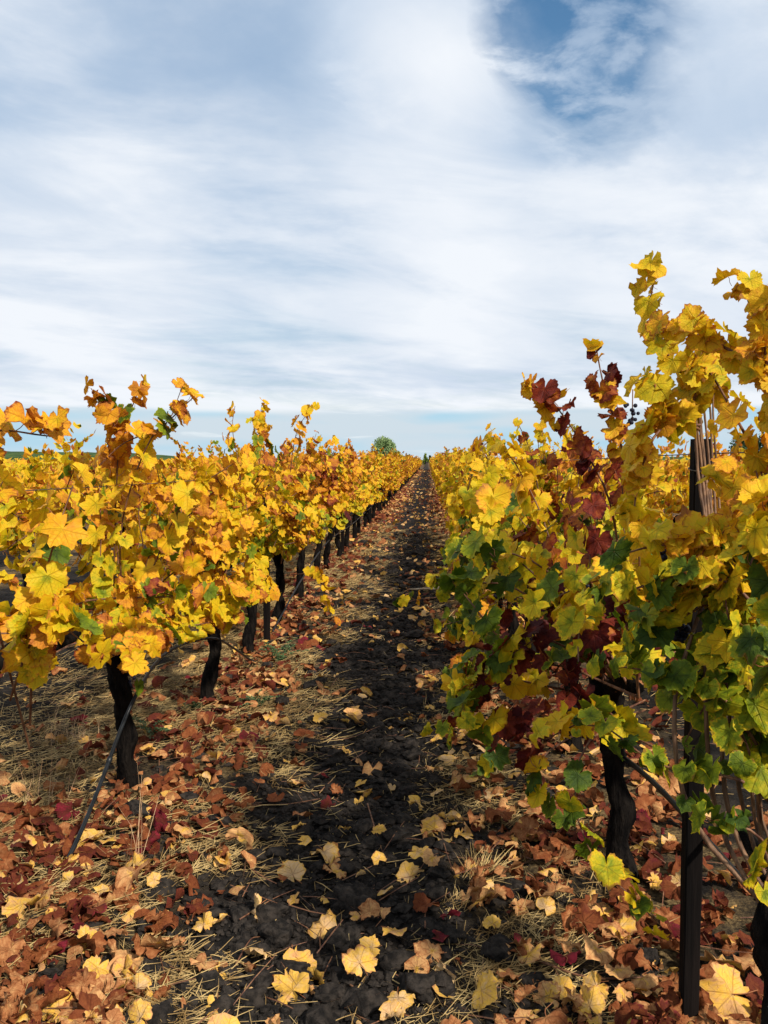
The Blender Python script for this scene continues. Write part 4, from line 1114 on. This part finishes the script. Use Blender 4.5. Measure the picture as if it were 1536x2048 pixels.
# ------------------------------------------------------------------ fallen leaves
def fallen():
    # places: dense under both rows, sparse on the bare strip
    k = 50000
    y = 1.85 + np.where(rng.random(k) < .16, 22 + 110 * rng.random(k) ** 1.3, 44 * rng.random(k) ** 2.0)
    x = rng.uniform(-3.9, 2.6, k)
    fr = np.mod(x + 1.40, 2.135); rd = np.minimum(fr, 2.135 - fr)
    d = .17 + .90 * np.clip(1 - (rd - .10) / .66, 0, 1) ** 1.2
    d *= .40 + 1.1 * vnoise(x, y, 1.7, 70)
    d = np.where((np.abs(x - PATH_C) < .28), d * .52, d)
    d = np.where((x < -1.55) & (y > 3.6), d * .35, d)
    d = np.where((x < -.75) & (x > -2.3) & (y < 3.9), d * 1.5, d)
    keep = rng.random(k) < d
    x, y = x[keep], y[keep]; k = len(x)
    s = np.clip(rng.normal(.037, .014, k), .015, .072) * (1 + .012 * y)
    red = vnoise(x, y, 1.1, 71)
    fr = np.mod(x + 1.40, 2.135); rd = np.minimum(fr, 2.135 - fr)
    t = np.clip(.31 + .36 * (1 - rd / 1.07) + (red - .5) * .45 + rng.normal(0, .19, k), .0, .80)
    t = np.where(rng.random(k) < .08, rng.uniform(.0, .2, k), t)
    t = np.where(rng.random(k) < .02, .93, t)
    # leaves placed as in the photograph: px, py, half size m, hue
    hand = [(650, 1985, .066, .18), (600, 1965, .075, .22), (720, 1998, .066, .14), (655, 1900, .070, .06), (745, 1945, .045, .1), (985, 1897, .042, .17), (865, 1960, .060, .33), (745, 1885, .050, .34),
            (645, 1470, .058, .12), (665, 1770, .060, .27), (835, 1765, .050, .10), (865, 1780, .05, .28), (600, 1700, .04, .15), (755, 1700, .040, .17), (830, 1655, .052, .14), (905, 1585, .065, .30), (870, 1610, .045, .06),
            (1165, 1800, .055, .36), (1110, 1840, .075, .36), (1190, 1960, .075, .30), (1140, 1950, .05, .33), (1230, 1990, .055, .28), (1190, 2035, .055, .1), (895, 1890, .038, 1.0), (1130, 1985, .06, .98),
            (45, 1905, .090, .20), (285, 1835, .080, .34), (310, 1835, .035, .08), (410, 1925, .048, .12), (460, 1510, .06, .2), (360, 1555, .04, .25), (540, 1470, .06, .25), (540, 1505, .05, .22),
            (690, 1530, .04, .2), (670, 1605, .045, .5), (655, 1645, .045, .85), (330, 1990, .08, .3), (200, 2030, .06, .15), (240, 1960, .05, .4), (1430, 1960, .09, .22), (1460, 2040, .10, .2), (1510, 1975, .08, .35),
            (1250, 1600, .05, .8), (820, 1470, .03, .1), (860, 1440, .04, .12), (660, 1345, .055, .16), (960, 2045, .07, .16), (760, 1885, .04, .33), (870, 1575, .06, .25), (690, 1690, .035, .1)]
    hx, hy, hs, ht = [], [], [], []
    for px, py, s_, t_ in hand:
        Y_ = EYE * FPX / (py - 920); c = P(px, py, Y_); hx.append(c[0]); hy.append(c[1]); hs.append(s_ * .88); ht.append(t_)
    nh = len(hx)
    # keep scattered leaves off the hand-placed ones
    dd = np.hypot(x[:, None] - np.array(hx)[None], y[:, None] - np.array(hy)[None]).min(1)
    ok = dd > .07; x, y, s, t = x[ok], y[ok], s[ok], t[ok]
    x = np.concatenate([hx, x]); y = np.concatenate([hy, y]); s = np.concatenate([hs, s]); t = np.concatenate([ht, t]); k = len(x)
    z = gz(x, y) + .008 + rng.uniform(0, .022, k)
    z[:nh] += .022
    N = np.c_[rng.normal(0, .42, k), rng.normal(-.12, .42, k), np.ones(k)]
    flip = rng.random(k) < .3
    az = rng.uniform(0, 6.283, k); T = np.c_[np.cos(az), np.sin(az), 0 * az]
    Rm = frames(N, T, s)
    Rm[flip] = Rm[flip] @ np.diag([1, 1, -1.0]) ; z[flip] += s[flip] * .30
    C = np.c_[t, rng.random(k), np.clip(rng.normal(.4, .3, k), 0, 1), np.ones(k)]
    pos = np.c_[x, y, z]
    sx, sy, D = proj(pos)
    inview = (sx > -20) & (sx < W0 + 20) & (sy > 0) & (sy < H0 + 30) & (D > 0)
    sc = np.where(inview, s / np.maximum(D, .1), 0); sc[:nh] += 1
    order = np.argsort(-sc); pick = order[:300]
    items = []
    for q in pick:
        w = int(rng.integers(len(D0M)))
        if q < nh: w = int(rng.choice([0, 6, 12, 1, 9, 7, 2]))
        o = bpy.data.objects.new('fallen_leaf', D0M[w]); COL.objects.link(o)
        o.matrix_world = to_matrix(Rm[q], pos[q]); o.color = C[q]
        tt = t[q]
        cn_ = 'pale tan' if tt < .08 else 'bright yellow' if tt < .24 else 'tan' if tt < .38 else 'orange-brown' if tt < .5 else 'rust-brown' if tt < .68 else 'dark red' if tt < .96 else 'crimson'
        adj = ('large ' if s[q] > .058 else 'small ' if s[q] < .036 else '') + cn_
        o['category'] = 'fallen leaf'; o['group'] = 'fallen vine leaves on the vineyard floor'
        items.append((pos[q, 0], pos[q, 1], adj, o))
    name_all(items, 'leaf')
    rest = order[300:]; Dr = D[rest]
    a_ = rest[Dr < 9]; b_ = rest[Dr >= 9]
    me = joined_leaves('leaf_litter', D1, Rm[a_], pos[a_], C[a_], [M['dryj'], M['petiole']])
    o = obj('leaf_litter', me, kind='stuff', label='carpet of smaller fallen vine leaves between the larger ones'); o.color = (.5, .5, .5, 1)
    me = joined_leaves('leaf_litter', D2, Rm[b_] * 1.15, pos[b_], C[b_], [M['dryj'], M['petiole']])
    o = obj('leaf_litter', me, kind='stuff', label='speckle of fallen leaves on the farther stretch of path'); o.color = (.5, .5, .5, 1)
fallen()

# ------------------------------------------------------------------ trees beyond the vineyard
def tree(name, px, Y_, w, h, mt, label, seed, cone=False, n_=3500, leaf=.22, z0=0, group=None, lobes=14):
    r_ = np.random.default_rng(seed)
    x0 = P(px, 900, Y_)[0]
    root = empty(name, (x0, Y_, z0), label, 'tree', group)
    V, F = tube(smooth_path([(0, 0, -.3), (.1, 0, h * .3), (-.05, .1, h * .75)], 8), np.linspace(w * .045 + .05, .04, 7 if False else len(smooth_path([(0, 0, -.3), (.1, 0, h * .3), (-.05, .1, h * .75)], 8))), 7, .1)
    tk = obj('trunk', mesh('trunk', V, F, [M['trunk']]), root)
    cs = []
    for i in range(lobes):
        a_ = r_.uniform(0, 6.283); f = r_.random()
        rad = w * .5 * ((1 - f) ** .8 if cone else math.sqrt(max(0, 1 - (f * 1.5 - .5) ** 2)) * .95) * r_.uniform(.35, .75)
        cs.append((math.cos(a_) * rad, math.sin(a_) * rad, h * (.18 + .70 * f), w * r_.uniform(.13, .24) * (1 - .45 * f)))
    for i in range(5):
        c = cs[i]
        V, F = tube(smooth_path([(0, 0, h * .25), (c[0] * .5, c[1] * .5, c[2] * .8), c[:3]], 6), .05 * w / 4, 4, cap=False)
        obj('limb', mesh('limb', V, F, [M['trunk']]), tk)
    cs = np.array(cs); own = r_.integers(0, lobes, n_)
    d = r_.normal(size=(n_, 3)); d /= np.linalg.norm(d, axis=1)[:, None]
    p = cs[own, :3] + d * (cs[own, 3] * r_.uniform(.55, 1.15, n_))[:, None] * (1, 1, 1.15)
    p[:, 2] = np.maximum(p[:, 2], .25)
    spk = r_.random(n_) < .05; p[spk, 2] += r_.uniform(0, h * .09, spk.sum())
    a_ = r_.normal(size=(n_, 3)); a_ /= np.linalg.norm(a_, axis=1)[:, None]; b_ = np.cross(a_, d); b_ /= np.linalg.norm(b_, axis=1)[:, None] + 1e-6
    s = leaf * r_.uniform(.6, 1.3, n_)[:, None]
    V = np.stack([p - a_ * s, p + b_ * s * .6, p + a_ * s, p - b_ * s * .6], 1).reshape(-1, 3)
    F = np.arange(n_ * 4).reshape(-1, 4)
    obj('crown', mesh('crown', V, F, [mt], smooth=False), root)
tree('broadleaf_tree', 768, 190, 8.2, 6.5, M['treeleaf'], 'rounded grey-green tree standing alone on the horizon left of the path end', 1, n_=7000, leaf=.2, lobes=26)
G_ = 'small trees and bushes along the horizon'
tree('bush', 745, 172, 5.5, 2.7, M['limeleaf'], 'olive green bush in front of the lone horizon tree', 2, n_=1500, leaf=.2, group=G_)
tree('bush', 795, 170, 3.0, 3.4, M['limeleaf'], 'yellow-green bush at the right foot of the lone tree', 3, n_=1200, leaf=.2, group=G_)
tree('conifer_tree', 851, 178, 1.7, 3.2, M['limeleaf'], 'slim green tree at the very end of the path', 4, True, 900, .14, group=G_)
tree('conifer_tree', 860, 260, 2.2, 3.0, M['darkleaf'], 'tiny dark blue-green tree closing the path end', 5, True, 900, .2, group=G_)
tree('bush', 815, 165, 3.2, 2.5, M['darkleaf'], 'low dark bush between the lone tree and path end', 6, n_=900, leaf=.2, group=G_)
tree('broadleaf_tree', 1500, 62, 5.5, 3.3, M['darkleaf'], 'wide dark green tree seen under the wire at the right edge', 7, n_=4500, leaf=.12, group=G_, lobes=20)
tree('bush', 1420, 58, 2.2, 2.4, M['treeleaf'], 'small green bush behind the post top', 8, n_=1500, leaf=.11, group=G_)
for i, (px, w, h) in enumerate([(640, 9, 4.4), (615, 8, 3.6), (575, 10, 3.8), (530, 8, 3.4), (670, 12, 4.6), (695, 8, 4.2), (470, 9, 3.5)]):
    tree('bush', px, 380, w, h, M['darkleaf'], '%s dark bush from the lone tree in the horizon hedge on its left' % WORDS[[2, 3, 4, 5, 1, 0, 6][i]], 20 + i, n_=700, leaf=.35, group=G_)
print('tris', sum(len(m_.loop_triangles) if False else len(m_.polygons) for m_ in bpy.data.meshes), 'objects', len(bpy.data.objects))
